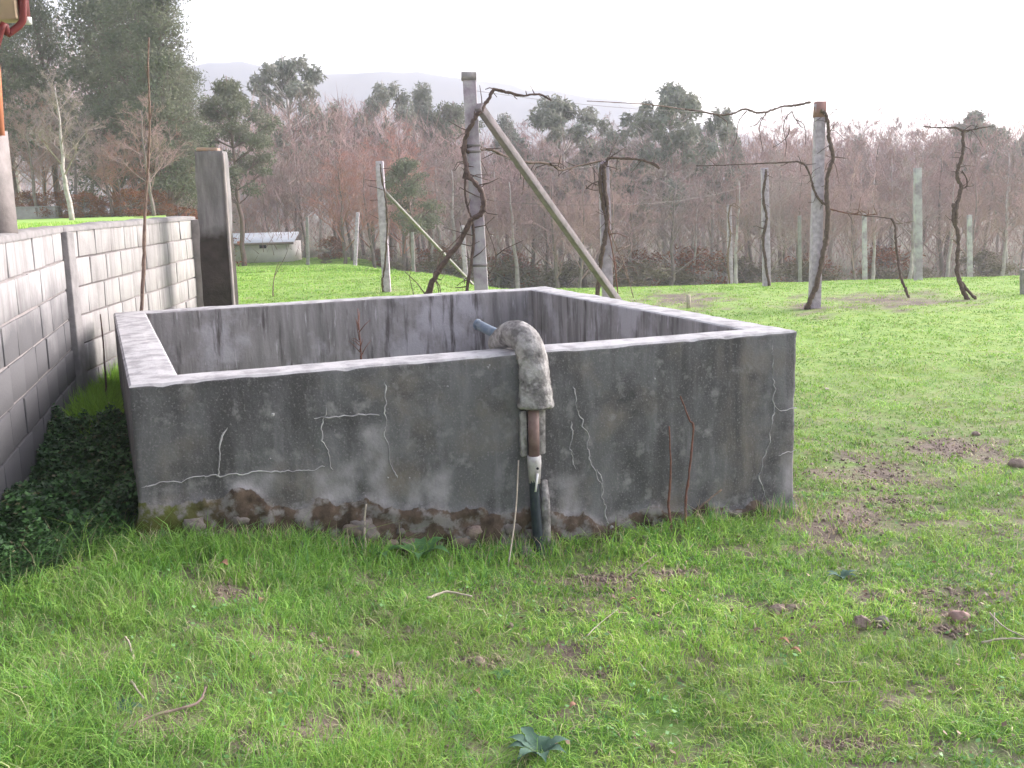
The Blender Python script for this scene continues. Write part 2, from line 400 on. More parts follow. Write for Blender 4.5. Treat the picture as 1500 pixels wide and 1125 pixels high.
# distant hills in the haze
a = np.linspace(-1.1, 1.1, 160)
def hill(dist, prof, seed, name):
    V = []; F = []
    rs = np.linspace(0, 1, 14)
    for i, t in enumerate(a):
        px = 750+FPX*math.tan(t)
        top = np.interp(px, prof[0], prof[1]); ang = (286-.014*(px-750)-top)/FPX
        h = ang*dist/math.cos(t)*math.cos(t)+5*(vn(t*18, seed)-.5)+2*(vn(t*70, seed+3)-.5)
        for r in rs:
            d = dist*(.72+.28*r); V.append((d*math.tan(t), d, -12+(h+12)*(math.sin(r*math.pi/2))**1.3+6*(vn(t*25, r*9+seed)-.5)*r))
    k = len(rs)
    for i in range(len(a)-1):
        for j in range(k-1): F.append((i*k+j, (i+1)*k+j, (i+1)*k+j+1, i*k+j+1))
    o = npmesh(name, V, np.array(F), 'hill_haze_blue', smooth=True); o['kind'] = 'structure'
hill(620, ([-2500, 0, 280, 500, 760, 900, 1100, 1500, 4000], [150, 80, 92, 112, 128, 150, 200, 250, 250]), 4, 'hills')

# ------------------------------------------------------------------ block wall
def seg_blocks(p0, p1, ztop, zbot, mb, seed):
    """blocks in courses on the face line p0->p1; face towards +x side"""
    p0 = np.array(p0); p1 = np.array(p1); Lg = np.linalg.norm(p1-p0); d = (p1-p0)/Lg; nrm = np.array([d[1], -d[0]]); rs = np.random.RandomState(seed)
    rz = math.atan2(d[1], d[0]); z = ztop; row = 0
    while z > zbot:
        s = -rs.uniform(.05, .2)-(.25 if row % 2 else 0)
        while s < Lg:
            a = max(s, 0); b = min(s+.392, Lg)
            if b-a > .03:
                c = p0+d*(a+b)/2-nrm*(.075+rs.uniform(-.004, .004)); mb.box((c[0], c[1], z-.10), (b-a, .15, .196), rz+rs.uniform(-.006, .006), jit=.003)
            s += .404
        z -= .2105; row += 1
bw = thing('block_wall', 'long pale concrete block wall with stained courses running back beside the tank', 'wall', (float(WALL[1, 0]), float(WALL[1, 1]), 0))
O = np.array([float(WALL[1, 0]), float(WALL[1, 1]), 0])
WT = 1.44
J = WALL[2]; dirA = (WALL[1]-WALL[2])/np.linalg.norm(WALL[1]-WALL[2]); dirB = (WALL[3]-WALL[2])/np.linalg.norm(WALL[3]-WALL[2])
nA = np.array([-dirA[1], dirA[0]])
mb = MB(); a0 = WALL[0]; dirA = (a0-J)/np.linalg.norm(a0-J); seg_blocks(a0, J+dirA*.07, WT, -.3, mb, 3)
mb.build('near_block_panel', 'block_near', bw, O, bevel=.004)
mb = MB(); seg_blocks(J+dirB*.10, WALL[3], WT, -.3, mb, 8)
mb.build('far_block_panel', 'block_far', bw, O, bevel=.004)
mb = MB()
for q0, q1 in ((a0, J), (J, WALL[3])):
    d = (q1-q0)/np.linalg.norm(q1-q0); nr = np.array([d[1], -d[0]]); c = (q0+q1)/2-nr*.081
    mb.box((c[0], c[1], (WT-.4)/2-.012), (np.linalg.norm(q1-q0), .135, WT+.4-.02), math.atan2(d[1], d[0]))
mb.build('mortar_joints', 'mortar', bw, O)
# irregular mortar coping
mb = MB()
for q0, q1 in ((a0, J), (J, WALL[3])):
    Lg = np.linalg.norm(q1-q0); d = (q1-q0)/Lg; nr = np.array([d[1], -d[0]]); nn = int(Lg/.06); V = []; F = []
    for i in range(nn+1):
        t = i/nn*Lg; h = .022+.02*float(fbm(t*3, 1.0, 3)); wv = .006*float(vn(t*9, 3.))
        for off, zz in ((.006+wv, -.012), (.004+wv, h*.7), (-.02, h), (-.12, h+.004), (-.152, h*.8), (-.156, -.012)):
            c = q0+d*t+nr*off; V.append((c[0], c[1], WT+zz+.001))
    for i in range(nn):
        for k in range(5): F.append((i*6+k, (i+1)*6+k, (i+1)*6+k+1, i*6+k+1))
    F += [tuple(range(6)), tuple(nn*6+k for k in range(6))[::-1]]
    mb.add(V, F)
mb.build('coping', 'coping', bw, O)
mb = MB(); c = J+dirB*.02; mb.box((c[0]-.055, c[1]+.01, .5), (.15, .20, 1.86), math.atan2(dirB[1], dirB[0]), jit=.006)
mb.build('pilaster', 'coping', bw, O, bevel=.008)
mb = MB(); c = WALL[3]-dirB*.1; mb.box((c[0]+.005, c[1], .5), (.18, .18, 1.87), math.atan2(dirB[1], dirB[0]), jit=.005)
mb.build('pilaster', 'pillar_pale', bw, O, bevel=.008)
# drain holes in the wall
for px, py in ((158, 430), (228, 402), (101, 533)):
    Y = np.interp(px, [0, 100, 290], [5.85, 7.7, 12]); p = P(px, py, Y)
    mb = MB(); mb.tube([p+np.array([-.05, 0, 0]), p+np.array([.022, 0, 0])], .028, 10); mb.build('drain_hole', 'dark_void', bw, O)

# wall-top pillar with orange post and house corner
p = P(-12, 344, 6.05); pil = thing('wall_pillar', 'grey roughcast pillar standing on the near end of the block wall', 'pillar', (p[0], p[1], WT))
zt = P(0, 188, 6.05)[2]
mb = MB(); mb.box((p[0]-.02, p[1], (WT-.05+zt)/2), (.20, .2, zt-WT+.05), -.24, top=.93, jit=.006); mb.build('shaft', 'pillar_dark', pil, (p[0], p[1], WT), bevel=.012)
mb = MB(); mb.box((p[0]+.084, p[1]-.0, (WT+zt)/2), (.012, .17, zt-WT-.02), -.24, m=0); mb.build('pale_edge', 'pillar_pale', pil, (p[0], p[1], WT))  # paler strip along the right side of the shaft
a1 = P(-3, 190, 6.05); a2_ = P(-8, 108, 6.05)
mb = MB(); mb.tube([a1+[0, 0, -.03], a2_, a2_+[-.03, 0, .9]], .034, 4, square=True); po = mb.build('orange_post', 'orange_wood', None, a1); tag(po, 'orange painted wooden post on top of the wall pillar', 'post')
# house
hx, hy = -3.99, 8.2
H = thing('house', 'house corner with beige soffit and dark red gutter above the block wall', 'house', (hx-1.5, hy-3, 1.3)); HO = (hx-1.5, hy-3, 1.3)
mb = MB(); mb.box((hx-1.8, hy-3.2, 2.15), (3.6, 6.2, 1.9)); mb.build('wall', 'render_wall', H, HO)
e = P(23, 28, 7.7)        # lower outer corner of the overhanging beige gable panel
mb = MB(); mb.box((e[0]-1.0, 7.78, e[2]+.5), (2.0, .16, 1.0)); mb.build('gable_panel', 'soffit', H, HO, bevel=.01)
mb = MB(); mb.box((e[0]-.35, 7.0, e[2]+1.05), (2.9, 2.2, .1)); mb.build('roof', 'roof_tile', H, HO)
mb = MB(); mb.box((e[0]+.022, 7.80, e[2]+.5), (.035, .1, .98)); mb.build('fascia', 'gutter_red', H, HO)
q0 = P(38, 26, 7.8); q1 = P(34, 38, 7.8); q2 = P(-4, 62, 7.6); q3 = q2+[-.5, 0, -1.4]
mb = MB(); mb.tube(spline([P(33, -120, 7.7), P(34, -20, 7.7), P(34, 18, 7.7), P(31, 34, 7.7), P(12, 50, 7.65), q2, q3], 6), .024, 10); mb.build('downpipe', 'gutter_red', H, HO, smooth=True)
q = P(41, 31, 7.75); mb = MB(); mb.tube([q+[0, 0, -.02], q+[0, 0, .025]], .026, 10); mb.build('pipe_collar', 'white_plastic', H, HO)

# far low wall on the terrace
fa, fb = P(26, 318, 46), P(84, 318, 46)
mb = MB(); mb.box(((fa[0]+fb[0])/2-3, 46, 1.3), (fb[0]-fa[0]+6, .3, .66), jit=.01); mb.box(((fa[0]+fb[0])/2-3, 46, 1.655), (fb[0]-fa[0]+6.1, .36, .05))
o = mb.build('garden_wall', 'far_wall', None, ((fa[0]+fb[0])/2, 46, 1.1), bevel=.01); tag(o, 'low grey wall at the far side of the raised lawn behind the block wall', 'wall')

# ------------------------------------------------------------------ big pillar behind tank
pb = P(324, 445, 10.9); zt = P(311, 222, 10.9)[2]
PO = (pb[0], 10.9, float(G(pb[0], 10.9)))
bp = thing('gate_pillar', 'tall dark weathered concrete pillar, mossy below, between block wall and tank', 'pillar', PO)
base = P(324, 445, 10.9); top = P(309, 222, 10.9); dr = (top-base)/(top[2]-base[2]); b0 = base+dr*(-.1-base[2]-.2); 
V = []; F = []; nn = 30
for i in range(nn+1):
    t = i/nn; z = b0[2]+(top[2]-b0[2])*t; c = base+dr*(z-base[2]); hw = .152-.018*t
    for a_, b_ in ((-1, -1), (1, -1), (1, 1), (-1, 1)):
        j = (float(vn(z*6+a_*3, b_*5.))-.5)*.016; V.append((c[0]+a_*(hw+j), c[1]+b_*(.11+j), z))
for i in range(nn):
    for k in range(4): F.append((i*4+k, i*4+(k+1) % 4, i*4+4+(k+1) % 4, i*4+4+k))
F.append(tuple(nn*4+k for k in range(4)))
o = npmesh('shaft', np.array(V)-np.array(PO), F, ['pillar_old', 'pillar_pale'], bp, mi=[0]*len(F))
bv = o.modifiers.new('bevel', 'BEVEL'); bv.width = .008; bv.segments = 2
mb = MB()      # pale strip down the right arris, sunlit side put into the colour
V = []; F = []
for i in range(nn+1):
    t = i/nn; z = b0[2]+.3+(top[2]-.02-b0[2]-.3)*t; c = base+dr*(z-base[2]); hw = .152-.018*(z-b0[2])/(top[2]-b0[2])
    j = .004*(float(vn(z*9, 2.))-.5)
    V += [(c[0]+hw-.004+j, c[1]-.122, z), (c[0]+hw+.014+j, c[1]-.118, z), (c[0]+hw+.014+j, c[1]-.06, z), (c[0]+hw-.004, c[1]-.06, z)]
for i in range(nn):
    for k in range(4): F.append((i*4+k, i*4+(k+1) % 4, i*4+4+(k+1) % 4, i*4+4+k))
F += [(3, 2, 1, 0), tuple(nn*4+k for k in range(4))]
mb.add(V, F); mb.build('pale_edge', 'pillar_pale', bp, PO)
mb = MB(); mb.box((top[0]-.02, top[1], top[2]+.018), (.2, .2, .035), .1, jit=.006); o = mb.build('roof_tile', 'brick_tile', None, (top[0], top[1], top[2]), bevel=.006); tag(o, 'flat piece of pinkish tile lying on top of the tall dark pillar', 'tile')

# ------------------------------------------------------------------ the tank
TO = (TA[0], TA[1], 0)
tank = thing('water_tank', 'large open rectangular concrete water tank, dark, cracked and mossy at its foot', 'water tank', TO, rz=TH)
def face_pt(px, py):       # pixel -> local (u,z) on the front plane
    v = ray(px, py); o0 = np.array([0, 0, EYE]); nn_ = np.array([tw[0], tw[1], 0]); t = ((np.array([TA[0], TA[1], 0])-o0)@nn_)/(v@nn_); p_ = o0+v*t
    return (p_[0]-TA[0])*tu[0]+(p_[1]-TA[1])*tu[1], p_[2]
def gz_front(u):
    x = TA[0]+tu[0]*u; y = TA[1]+tu[1]*u; return G(x, y)
def crustf(u, z):
    h = z-gz_front(np.clip(u, 0, TL))
    lim = np.interp(u, [0, .25, .5, 1.3, 1.9, 2.6, TL], [.25, .22, .25, .25, .23, .13, .10])
    return ss((lim+.20*(fbm(u*6, z*3, 4)-.5)-h)/.05)
def disp(u, z):
    return .004*(fbm(u*4, z*4, 3)-.5)*2+.0015*(vn(u*40, z*40, 8)-.5)*2+crustf(u, z)*(.006+.05*fbm(u*14, z*14, 12, 3)**1.5)
outer = [(0, 0), (TL, 0), (TL, TW), (0, TW)]; inner = [(TTL, TTF), (TL-TTL, TTF), (TL-TTL, TW-TTF), (TTL, TW-TTF)]
ns = [200, 50, 60, 90]; per = []
for e_ in range(4):
    for i in range(ns[e_]): 
        t = i/ns[e_]; o0 = np.array(outer[e_]); o1 = np.array(outer[(e_+1) % 4]); i0 = np.array(inner[e_]); i1 = np.array(inner[(e_+1) % 4])
        per.append((e_, t, o0+(o1-o0)*t, i0+(i1-i0)*t))
zs_o = np.concatenate([np.linspace(-.5, THT-.03, 60)]); zs_i = np.linspace(THT-.02, -.3, 26)
V = []; crust = []; pale = []; moss = []; mi = []; NP = len(zs_o)+6+len(zs_i)
PALE = [(331, 697, 399, 722), (472, 683, 505, 726), (541, 633, 559, 726), (1143, 664, 1166, 732), (330, 690, 400, 735), (460, 680, 520, 740), (536, 625, 564, 740), (600, 690, 660, 740), (820, 700, 850, 760)]
PL = [(*face_pt(a_, d_), *face_pt(c_, b_)) for a_, b_, c_, d_ in PALE]
outn = [np.array([0, -1.]), np.array([1., 0]), np.array([0, 1.]), np.array([-1., 0])]
for (e_, t, po_, pi_) in per:
    nrm = outn[e_]; 
    if t == 0: nrm = (outn[e_]+outn[e_-1])
    along = po_[0] if e_ in (0, 2) else po_[1]
    edge = min(t, 1-t)*([TL, TW][e_ % 2])
    chip = .012*float(vn(along*14+e_*40, 2., 5))**3
    for z in zs_o:
        if e_ == 0 or (t == 0 and e_ == 1):
            uu = min(po_[0], TL); dd = float(disp(uu, z)); cf = float(crustf(uu, z))
        else:
            dd = .005*float(fbm(along*4+e_*9, z*4, 3)-.5); cf = float(ss((.1-(z-float(G(TA[0]+tu[0]*po_[0]+tw[0]*po_[1], TA[1]+tu[1]*po_[0]+tw[1]*po_[1]))))/.08))
        if e_ in (0, 1) and (edge < .05): dd -= (.05-edge)*.12*(.4+float(vn(z*13, e_*7., 9)))
        p_ = po_+nrm*dd; V.append((p_[0], p_[1], z)); crust.append(cf)
        pv = 0
        if e_ == 0 or (t == 0 and e_ == 1):
            for (u0, z0, u1, z1) in PL:
                q = min(po_[0]-u0, u1-po_[0], z-z0, z1-z)+.09*(float(fbm(po_[0]*9, z*9, 6))-.5); pv = max(pv, float(ss((q+.03)/.07)))
        pale.append(pv); moss.append(float(ss((.42-po_[0])/.3)) if e_ == 0 else .5)
    for k_, (f, zz) in enumerate(((0.0, THT-.012-chip), (.05, THT-.002-chip*.5), (.3, THT), (.65, THT+.002), (.95, THT-.001), (1.0, THT-.008))):
        p_ = po_+(pi_-po_)*f; wz = .005*(float(fbm(p_[0]*3, p_[1]*3, 2))-.5)*2
        if f == 0: p_ = p_+nrm*.0
        V.append((p_[0], p_[1], zz+wz)); crust.append(0); pale.append(0); moss.append(0)
    for z in zs_i:
        p_ = pi_-nrm*0-nrm*(.004*(float(fbm(along*5+e_*7, z*5, 1))-.5)); V.append((p_[0], p_[1], z)); crust.append(0); pale.append(0); moss.append(0)
NPER = len(per); F = []
for i in range(NPER):
    j = (i+1) % NPER
    for k_ in range(NP-1):
        F.append((i*NP+k_, j*NP+k_, j*NP+k_+1, i*NP+k_+1)); mi.append(0 if k_ < len(zs_o) else (2 if k_ < len(zs_o)+5 else 1))
# floor of the basin
fl = len(V); V += [(a_, b_, -.12) for a_, b_ in inner]; crust += [0]*4; pale += [0]*4; moss += [0]*4; F.append((fl, fl+1, fl+2, fl+3)); mi.append(0)
# lime deposits along the cracks
CR = [[(331, 628), (324, 655), (321, 690), (320, 697)], [(478, 600), (476, 615), (470, 645), (484, 670), (487, 688)], [(205, 712), (250, 706), (330, 697), (400, 690), (475, 684)],
      [(460, 614), (490, 612), (530, 609), (555, 606)], [(562, 560), (563, 620), (566, 655), (575, 680), (582, 700)], [(842, 565), (850, 610), (860, 640), (862, 670), (874, 690), (880, 725), (893, 765)],
      [(838, 615), (836, 655), (842, 690)], [(1129, 500), (1131, 560), (1134, 590), (1126, 650), (1112, 695), (1118, 728)], [(1134, 590), (1145, 600), (1168, 599)], [(1138, 667), (1150, 663), (1166, 660)], [(877, 690), (884, 715), (882, 730)]]
rs = np.random.RandomState(5)
for ci, cr in enumerate(CR):
    q = np.array([face_pt(*p_) for p_ in cr]); pts = [q[0]]
    for a_, b_ in zip(q[:-1], q[1:]):
        kk = max(2, int(np.linalg.norm(b_-a_)/.012))
        for i in range(1, kk+1): pts.append(a_+(b_-a_)*i/kk)
    pts = np.array(pts); arc = np.arange(len(pts))*.012
    pts[:, 0] += .022*(fbm(arc*22, ci*3.+0*arc, 21)-.5)*2; pts[:, 1] += .018*(fbm(arc*22, ci*3.+9+0*arc, 22)-.5)*2
    s0 = len(V)
    for i, p_ in enumerate(pts):
        d = pts[min(i+1, len(pts)-1)]-pts[max(i-1, 0)]; d /= np.linalg.norm(d)+1e-9; nn_ = np.array([-d[1], d[0]])
        wd = .0030*(.5+1.1*float(vn(i*.37, ci*2.)))*(.35 if i in (0, len(pts)-1) else 1)*(.9 if ci in (2, 3) else 1)
        for sg, off in ((-1, .0005), (0, .0035), (1, .0005)):
            a_ = p_+nn_*wd*sg; V.append((a_[0], -float(disp(min(a_[0], TL), a_[1]))-off-.001, a_[1])); crust.append(0); pale.append(0); moss.append(0)
    for i in range(len(pts)-1):
        for k_ in range(2): F.append((s0+i*3+k_, s0+i*3+3+k_, s0+i*3+4+k_, s0+i*3+k_+1)); mi.append(3)
# small lime spots
for px, py, r_ in ((400, 607, .009), (715, 538, .007), (396, 672, .005), (656, 566, .006), (717, 535, .006), (959, 555, .006), (568, 700, .006), (600, 700, .004), (893, 770, .012)):
    u_, z_ = face_pt(px, py); s0 = len(V); V.append((u_, -float(disp(u_, z_))-.006, z_))
    for k_ in range(8):
        rr = r_*rs.uniform(.7, 1.2); t = k_*math.pi/4; V.append((u_+rr*math.cos(t), -float(disp(u_, z_))-.0005, z_+rr*math.sin(t)))
    crust += [0]*9; pale += [0]*9; moss += [0]*9
    for k_ in range(8): F.append((s0, s0+1+k_, s0+1+(k_+1) % 8)); mi.append(3)
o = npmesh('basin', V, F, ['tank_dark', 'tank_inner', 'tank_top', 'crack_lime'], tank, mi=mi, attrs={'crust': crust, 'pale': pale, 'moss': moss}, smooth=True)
o.data.polygons.foreach_set('use_smooth', np.array([m_ in (0, 1) for m_ in mi]))

# pipe with its concrete casing over the front wall (local coordinates: u, v, z)
def top_pt(px, py, z=THT):
    v = ray(px, py); t = (z-EYE)/v[2]; x, y = v[0]*t, v[1]*t; return tank_uv(x, y)
uc = face_pt(778, 560)[0]
cas = MB(); path = [(uc-.09, .30, THT+.0), (uc-.075, .20, THT+.055), (uc-.045, .10, THT+.082), (uc-.015, .01, THT+.05), (uc, -.035, THT-.06), (uc+.004, -.045, THT-.18), (uc+.004, -.048, THT-.295)]
sp_ = spline(path, 4); nn = len(sp_); rd = np.interp(np.linspace(0, 1, nn), [0, .15, .3, .5, .7, .9, 1], [.042, .058, .075, .080, .080, .092, .104])
cas.tube(sp_, rd, 14)
o = cas.build('pipe_casing', 'casing', tank, smooth=True)
ds = bpy.data.textures.new('casing_noise', 'CLOUDS'); ds.noise_scale = .06; ds.noise_depth = 5
sb = o.modifiers.new('subdivide', 'SUBSURF'); sb.levels = 3; sb.render_levels = 3
dm = o.modifiers.new('roughen', 'DISPLACE'); dm.texture = ds; dm.strength = .015; dm.mid_level = .5; d3 = bpy.data.textures.new('casing_grit', 'CLOUDS'); d3.noise_scale = .012; d4 = o.modifiers.new('grit', 'DISPLACE'); d4.texture = d3; d4.strength = .006; d4.mid_level = .5
mb = MB(); f = [(uc-.08, .20, THT+.065), (uc-.12, .31, THT+.09), (uc-.15, .38, THT+.112)]; mb.tube(f, .027, 14); mb.tube([f[-1], np.array(f[-1])+[-.004, .008, .001]], .031, 14)
mb.build('inlet_pipe', 'pipe_blue', tank, smooth=False)
ub, zb = face_pt(770, 668)
mb = MB(); mb.tube([(uc-.012, -.055, THT-.27), (uc-.015, -.053, zb)], .029, 14); mb.build('downpipe', 'pipe_grey', tank, smooth=True)
for off, w_ in ((-.058, .017), (.040, .024)):
    mb = MB(); mb.box((uc+off, -.018, (THT-.31+zb+.01)/2), (w_*2, .03, THT-.31-zb), jit=.004); mb.build('mortar_strip', 'casing', tank, bevel=.006)
ul, zl = face_pt(768, 705)
mb = MB(); mb.tube([(uc-.015, -.055, zb+.01), (uc-.015, -.055, zb-.025), (uc-.016, -.055, zl)], [.036, .037, .030], 14); mb.tube([(uc-.012, -.088, zb-.05), (uc-.012, -.094, zb-.05)], .007, 8, m=1)
mb.build('pipe_joint', ['pipe_white', 'dark_void'], tank)
ug = gz_front(uc)
mb = MB(); mb.tube(spline([(uc-.018, -.058, zl+.02), (uc-.02, -.062, zl-.1), (uc-.005, -.075, float(ug)-.05), (uc, -.08, float(ug)-.15)], 5), .027, 12); mb.build('drain_hose', 'pipe_black', tank, smooth=True)
mb = MB(); mb.tube([(uc-.014, -.096, zl+.06), (uc-.03, -.1, zl-.035)], .006, 6); mb.build('plastic_tie', 'white_plastic', tank)
mb = MB(); mb.tube([(uc+.045, -.03, zl-.0), (uc+.05, -.035, zl-.12), (uc+.04, -.04, float(ug)-.05)], [.022, .028, .035], 8, rough=.15, seed=2); mb.build('mortar_strip', 'casing', tank)

def foot(px, v):          # a spot on the ground just in front of the tank, below the given pixel column
    u_ = face_pt(px, 760)[0]; x_ = TA[0]+tu[0]*u_-tw[0]*v; y_ = TA[1]+tu[1]*u_-tw[1]*v; return np.array([x_, y_, float(G(x_, y_))])
# loose footing stones showing at the base
rs = np.random.RandomState(77)
def stone_mesh(size, seed):
    V = []; nu, nv = 12, 8; F = []
    for i in range(nv+1):
        th = math.pi*i/nv
        for j in range(nu):
            ph = 2*math.pi*j/nu; d = np.array([math.sin(th)*math.cos(ph), math.sin(th)*math.sin(ph), math.cos(th)]); d = d/np.abs(d).max()**.45
            q = 1+.5*(float(fbm(d[0]*1.6+seed, d[1]*1.6+d[2]*1.4, seed))-.5)*2; V.append(d*q*np.array(size)/2)
    for i in range(nv):
        for j in range(nu): F.append((i*nu+j, i*nu+(j+1) % nu, (i+1)*nu+(j+1) % nu, (i+1)*nu+j))
    return V, F
for i in range(36):
    u_ = rs.uniform(.15, 3.45) if i > 28 else rs.uniform(.2, 2.1); sz = rs.uniform(.03, .10)**1.0; g_ = float(gz_front(u_)); z_ = g_+rs.uniform(.0, .13 if u_ < 2 else .07)
    V_, F_ = stone_mesh((sz*1.25, sz*.7, sz*.8), i+1)
    npmesh('footing_stone', np.array(V_)+[u_, -.010-sz*.12, z_], F_, ['stone_grey', 'stone_brown', 'clod'][rs.choice(3, p=[.45, .35, .2])], tank)

# white stick leaning on the tank
gz = foot(716, .26); q = P(756, 672, gz[1]+.35)
uu, vv = tank_uv(q[0], q[1]); q = np.array([TA[0]+tu[0]*uu+tw[0]*(-.04), TA[1]+tu[1]*uu+tw[1]*(-.04), q[2]])
ql = face_pt(756, 672); q = np.array([TA[0]+tu[0]*ql[0]-tw[0]*.035, TA[1]+tu[1]*ql[0]-tw[1]*.035, ql[1]])
mb = MB(); mb.tube(spline([gz+[0, 0, -.01], (gz+q)/2+[.012, 0, 0], q], 5), .0042, 6); o = mb.build('cane', 'stick_pale', None, gz, smooth=True); tag(o, 'thin white cane leaning on the tank beside the downpipe', 'cane')

# ------------------------------------------------------------------ vineyard posts, braces
def post(base, top, wd, m, label, group, extra=None, sides=4, tw_=.9):
    o = thing('vineyard_post', label, 'post', base, group)
    mb = MB(); b = np.array(base)-(np.array(top)-np.array(base))*.08
    n_ = 10; pts = [b+(np.array(top)-b)*t for t in np.linspace(0, 1, n_)]
    mb.tube(pts, np.linspace(wd*.72, wd*.72*tw_, n_), sides, square=True, rough=.02, seed=int(base[0]*100) % 999)
    mb.build('shaft', m, o, base, bevel=.006)
    return o
GPOST = 'concrete posts carrying the old vines'
def groundY(px, Y):
    p_ = P(px, 400, Y); return np.array([p_[0], Y, float(G(p_[0], Y))])
def gpt(px, Y, py_top=None):       # ground point under a pixel column at depth Y, solved for camera tilt
    lo, hi = 200, 900
    for _ in range(40):
        mid = (lo+hi)/2; p_ = P(px, mid, Y)
        if p_[2] > float(G(p_[0], Y)): lo = mid
        else: hi = mid
    return P(px, mid, Y)
Yc = 10.6
bc = gpt(713, Yc); tc_ = P(687, 108, Yc); pc = post(bc, tc_, .135, 'post_concrete', 'tall pale concrete post behind the tank with a thick vine twisted round it', GPOST)
for py in (213, 222, 388):
    t = (py-108)/(560-108.); q = P(687+26*t, py, Yc); mb = MB(); mb.tube([q+[0, 0, -.012], q+[0, 0, .012]], .10, 4, square=True); mb.build('wire_loop', 'wire_metal', pc, bc)
mb = MB(); q = P(687, 118, Yc); mb.tube([q, P(687, 106.5, Yc)], .1, 4, square=True); mb.build('stained_cap', 'grey_post', pc, bc)
# brace
bt = P(701, 155, Yc-.13); bb = gpt(952, 12.9)
br = thing('diagonal_brace', 'long diagonal concrete strut leaning against the tall post behind the tank', 'brace', bb)
mb = MB(); pts = [bb+(bt-bb)*t for t in np.linspace(-.03, 1, 14)]; mb.tube(pts, .052, 4, square=True, rough=.02, seed=3); mb.build('shaft', 'brace_concrete', br, bb, bevel=.006)
# right tall post
br_0 = gpt(1195, 16.4); tr_ = P(1200, 149, 16.4)
br_ = gp(1193, 452); tr_ = P(1201, 152, br_[1]); YR = br_[1]
pr = post(br_, tr_, .15, 'pale_post', 'tall white concrete post with reddish top on the open field, vine climbing its right side', GPOST)
mb = MB(); mb.tube([P(1200.5, 172, YR), P(1201.5, 149, YR)], [.106, .102], 4, square=True, rough=.05, seed=1); mb.build('rusty_cap', 'rust_red', pr, br_)
posts = [ # px_top, py_top, px_base, py_base(or None), Y(or None), width, mat, label
    (556, 236, 567, 428, None, .12, 'pale_post', 'crooked weathered post left of the tall post, with a fallen strut beside it'),
    (884, 236, 892, None, 13.2, .13, 'pale_post', 'short pale post wrapped in dark vine at the foot of the diagonal strut'),
    (1120, 246, 1123, None, 20.0, .13, 'pale_post', 'pale post with ragged vine remains, first left of the tall white post'),
    (1344, 246, 1345, None, 20.6, .13, 'post_concrete', 'plain straight grey concrete post at the far edge of the field'),
    (1420, 315, 1421, None, 33, .13, 'post_concrete', 'slim pale post just right of the tall gnarled vine'),
    (1266, 313, 1267, None, 34, .13, 'post_concrete', 'slim pale post midway between the tall white post and the plain grey one'),
    (1171, 316, 1172, None, 34, .10, 'grey_post', 'thin dull post close behind the left side of the tall white post'),
    (1068, 300, 1070, 411, 24, .10, 'pale_post', 'thin white post, leftmost of those beyond the right side of the tank'),
    (524, 311, 520, 400, 41, .13, 'pale_post', 'slim pale post in front of the wood, left of the crooked post'),
    (450, 318, 451, 400, 48, .13, 'grey_post', 'slim grey post in front of the wood, nearest to the white hut'),
    (604, 340, 606, 402, 36, .10, 'grey_post', 'thin grey post just right of the crooked post'),
    (677, 330, 683, None, 24, .10, 'pale_post', 'thin pale post close behind the left side of the tall concrete post'),
    (1498, 395, 1499, 432, None, .08, 'grey_post', 'stub of grey post cut off at the right edge of the view')]
PST = []
for a_, b_, c_, d_, Y_, wd, mm, lab in posts:
    if Y_ is None: base = gp(c_, d_); Y_ = base[1]
    else: base = gpt(c_, Y_)
    topp = P(a_, b_, Y_); PST.append((base, topp, post(base, topp, wd, mm, lab, GPOST)))
# cap ring on some
b5 = PST[0][0]; q0 = P(563, 280, b5[1]); q1 = gp(694, 418)
o = thing('fallen_strut', 'thin grey strut slanting from the crooked post down to the ground', 'brace', q1); mb = MB(); mb.tube([q1+(q0-q1)*t for t in np.linspace(0, 1, 8)], .026, 4, square=True, rough=.03); mb.build('shaft', 'grey_post', o, q1)

# ------------------------------------------------------------------ vines
rs = np.random.RandomState(11)
def vine_path(pts, Y, Y2=None):
    out = []
    for i, (a_, b_) in enumerate(pts):
        y = Y if Y2 is None else Y+(Y2-Y)*i/(len(pts)-1)
        out.append(P(a_, b_, y))
    return out
def knobby(mb, pts, r0, r1, seed, sides=8, m=0, wob=.6):
    sp_ = spline(pts, 7); n_ = len(sp_); r = np.random.RandomState(seed)
    if pts[0][1] > 10: r0, r1 = r0*.66, r1*.66
    rad = np.linspace(r0, r1, n_)*(1+.35*(vn(np.arange(n_)*.55, seed)-.4)); sp_ = sp_+r.uniform(-1, 1, sp_.shape)*rad[:, None]*wob*.5
    mb.tube(sp_, rad, sides, m=m, rough=.16, seed=seed)
def vine(name, label, group, base, stems, twigs=()):
    o = thing(name, label, 'vine', base, group)
    rv = np.random.RandomState(int(abs(base[0])*100)+7)
    for i, (pts, r0, r1, m_) in enumerate(stems):
        mb = MB(); knobby(mb, pts, r0, r1, seed=i*7+int(base[1]*10))
        sp_ = spline(pts, 7); L_ = np.linalg.norm(np.diff(sp_, axis=0), axis=1).sum()
        for k_ in range(int(L_*8)+1):
            q_ = sp_[rv.randint(3, len(sp_)) if len(sp_) > 4 else -1]
            if q_[2] < base[2]+.7: continue
            d_ = rv.normal(0, 1, 3)*np.array([1, .5, .8]); d_ /= np.linalg.norm(d_); l_ = rv.uniform(.04, .28)
            m1 = q_+d_*l_*.5+rv.normal(0, .015, 3); m2 = m1+(d_+np.array([0, 0, rv.uniform(-.9, .5)])+rv.normal(0, .3, 3))*l_*.5
            mb.tube([q_, m1, m2], [.006, .0045, .003], 4)
        pass; mb.build('trunk' if i == 0 else 'branch', m_, o, base, smooth=True)
    return o
VG = 'old leafless grapevines on the posts'
Y = Yc-.09
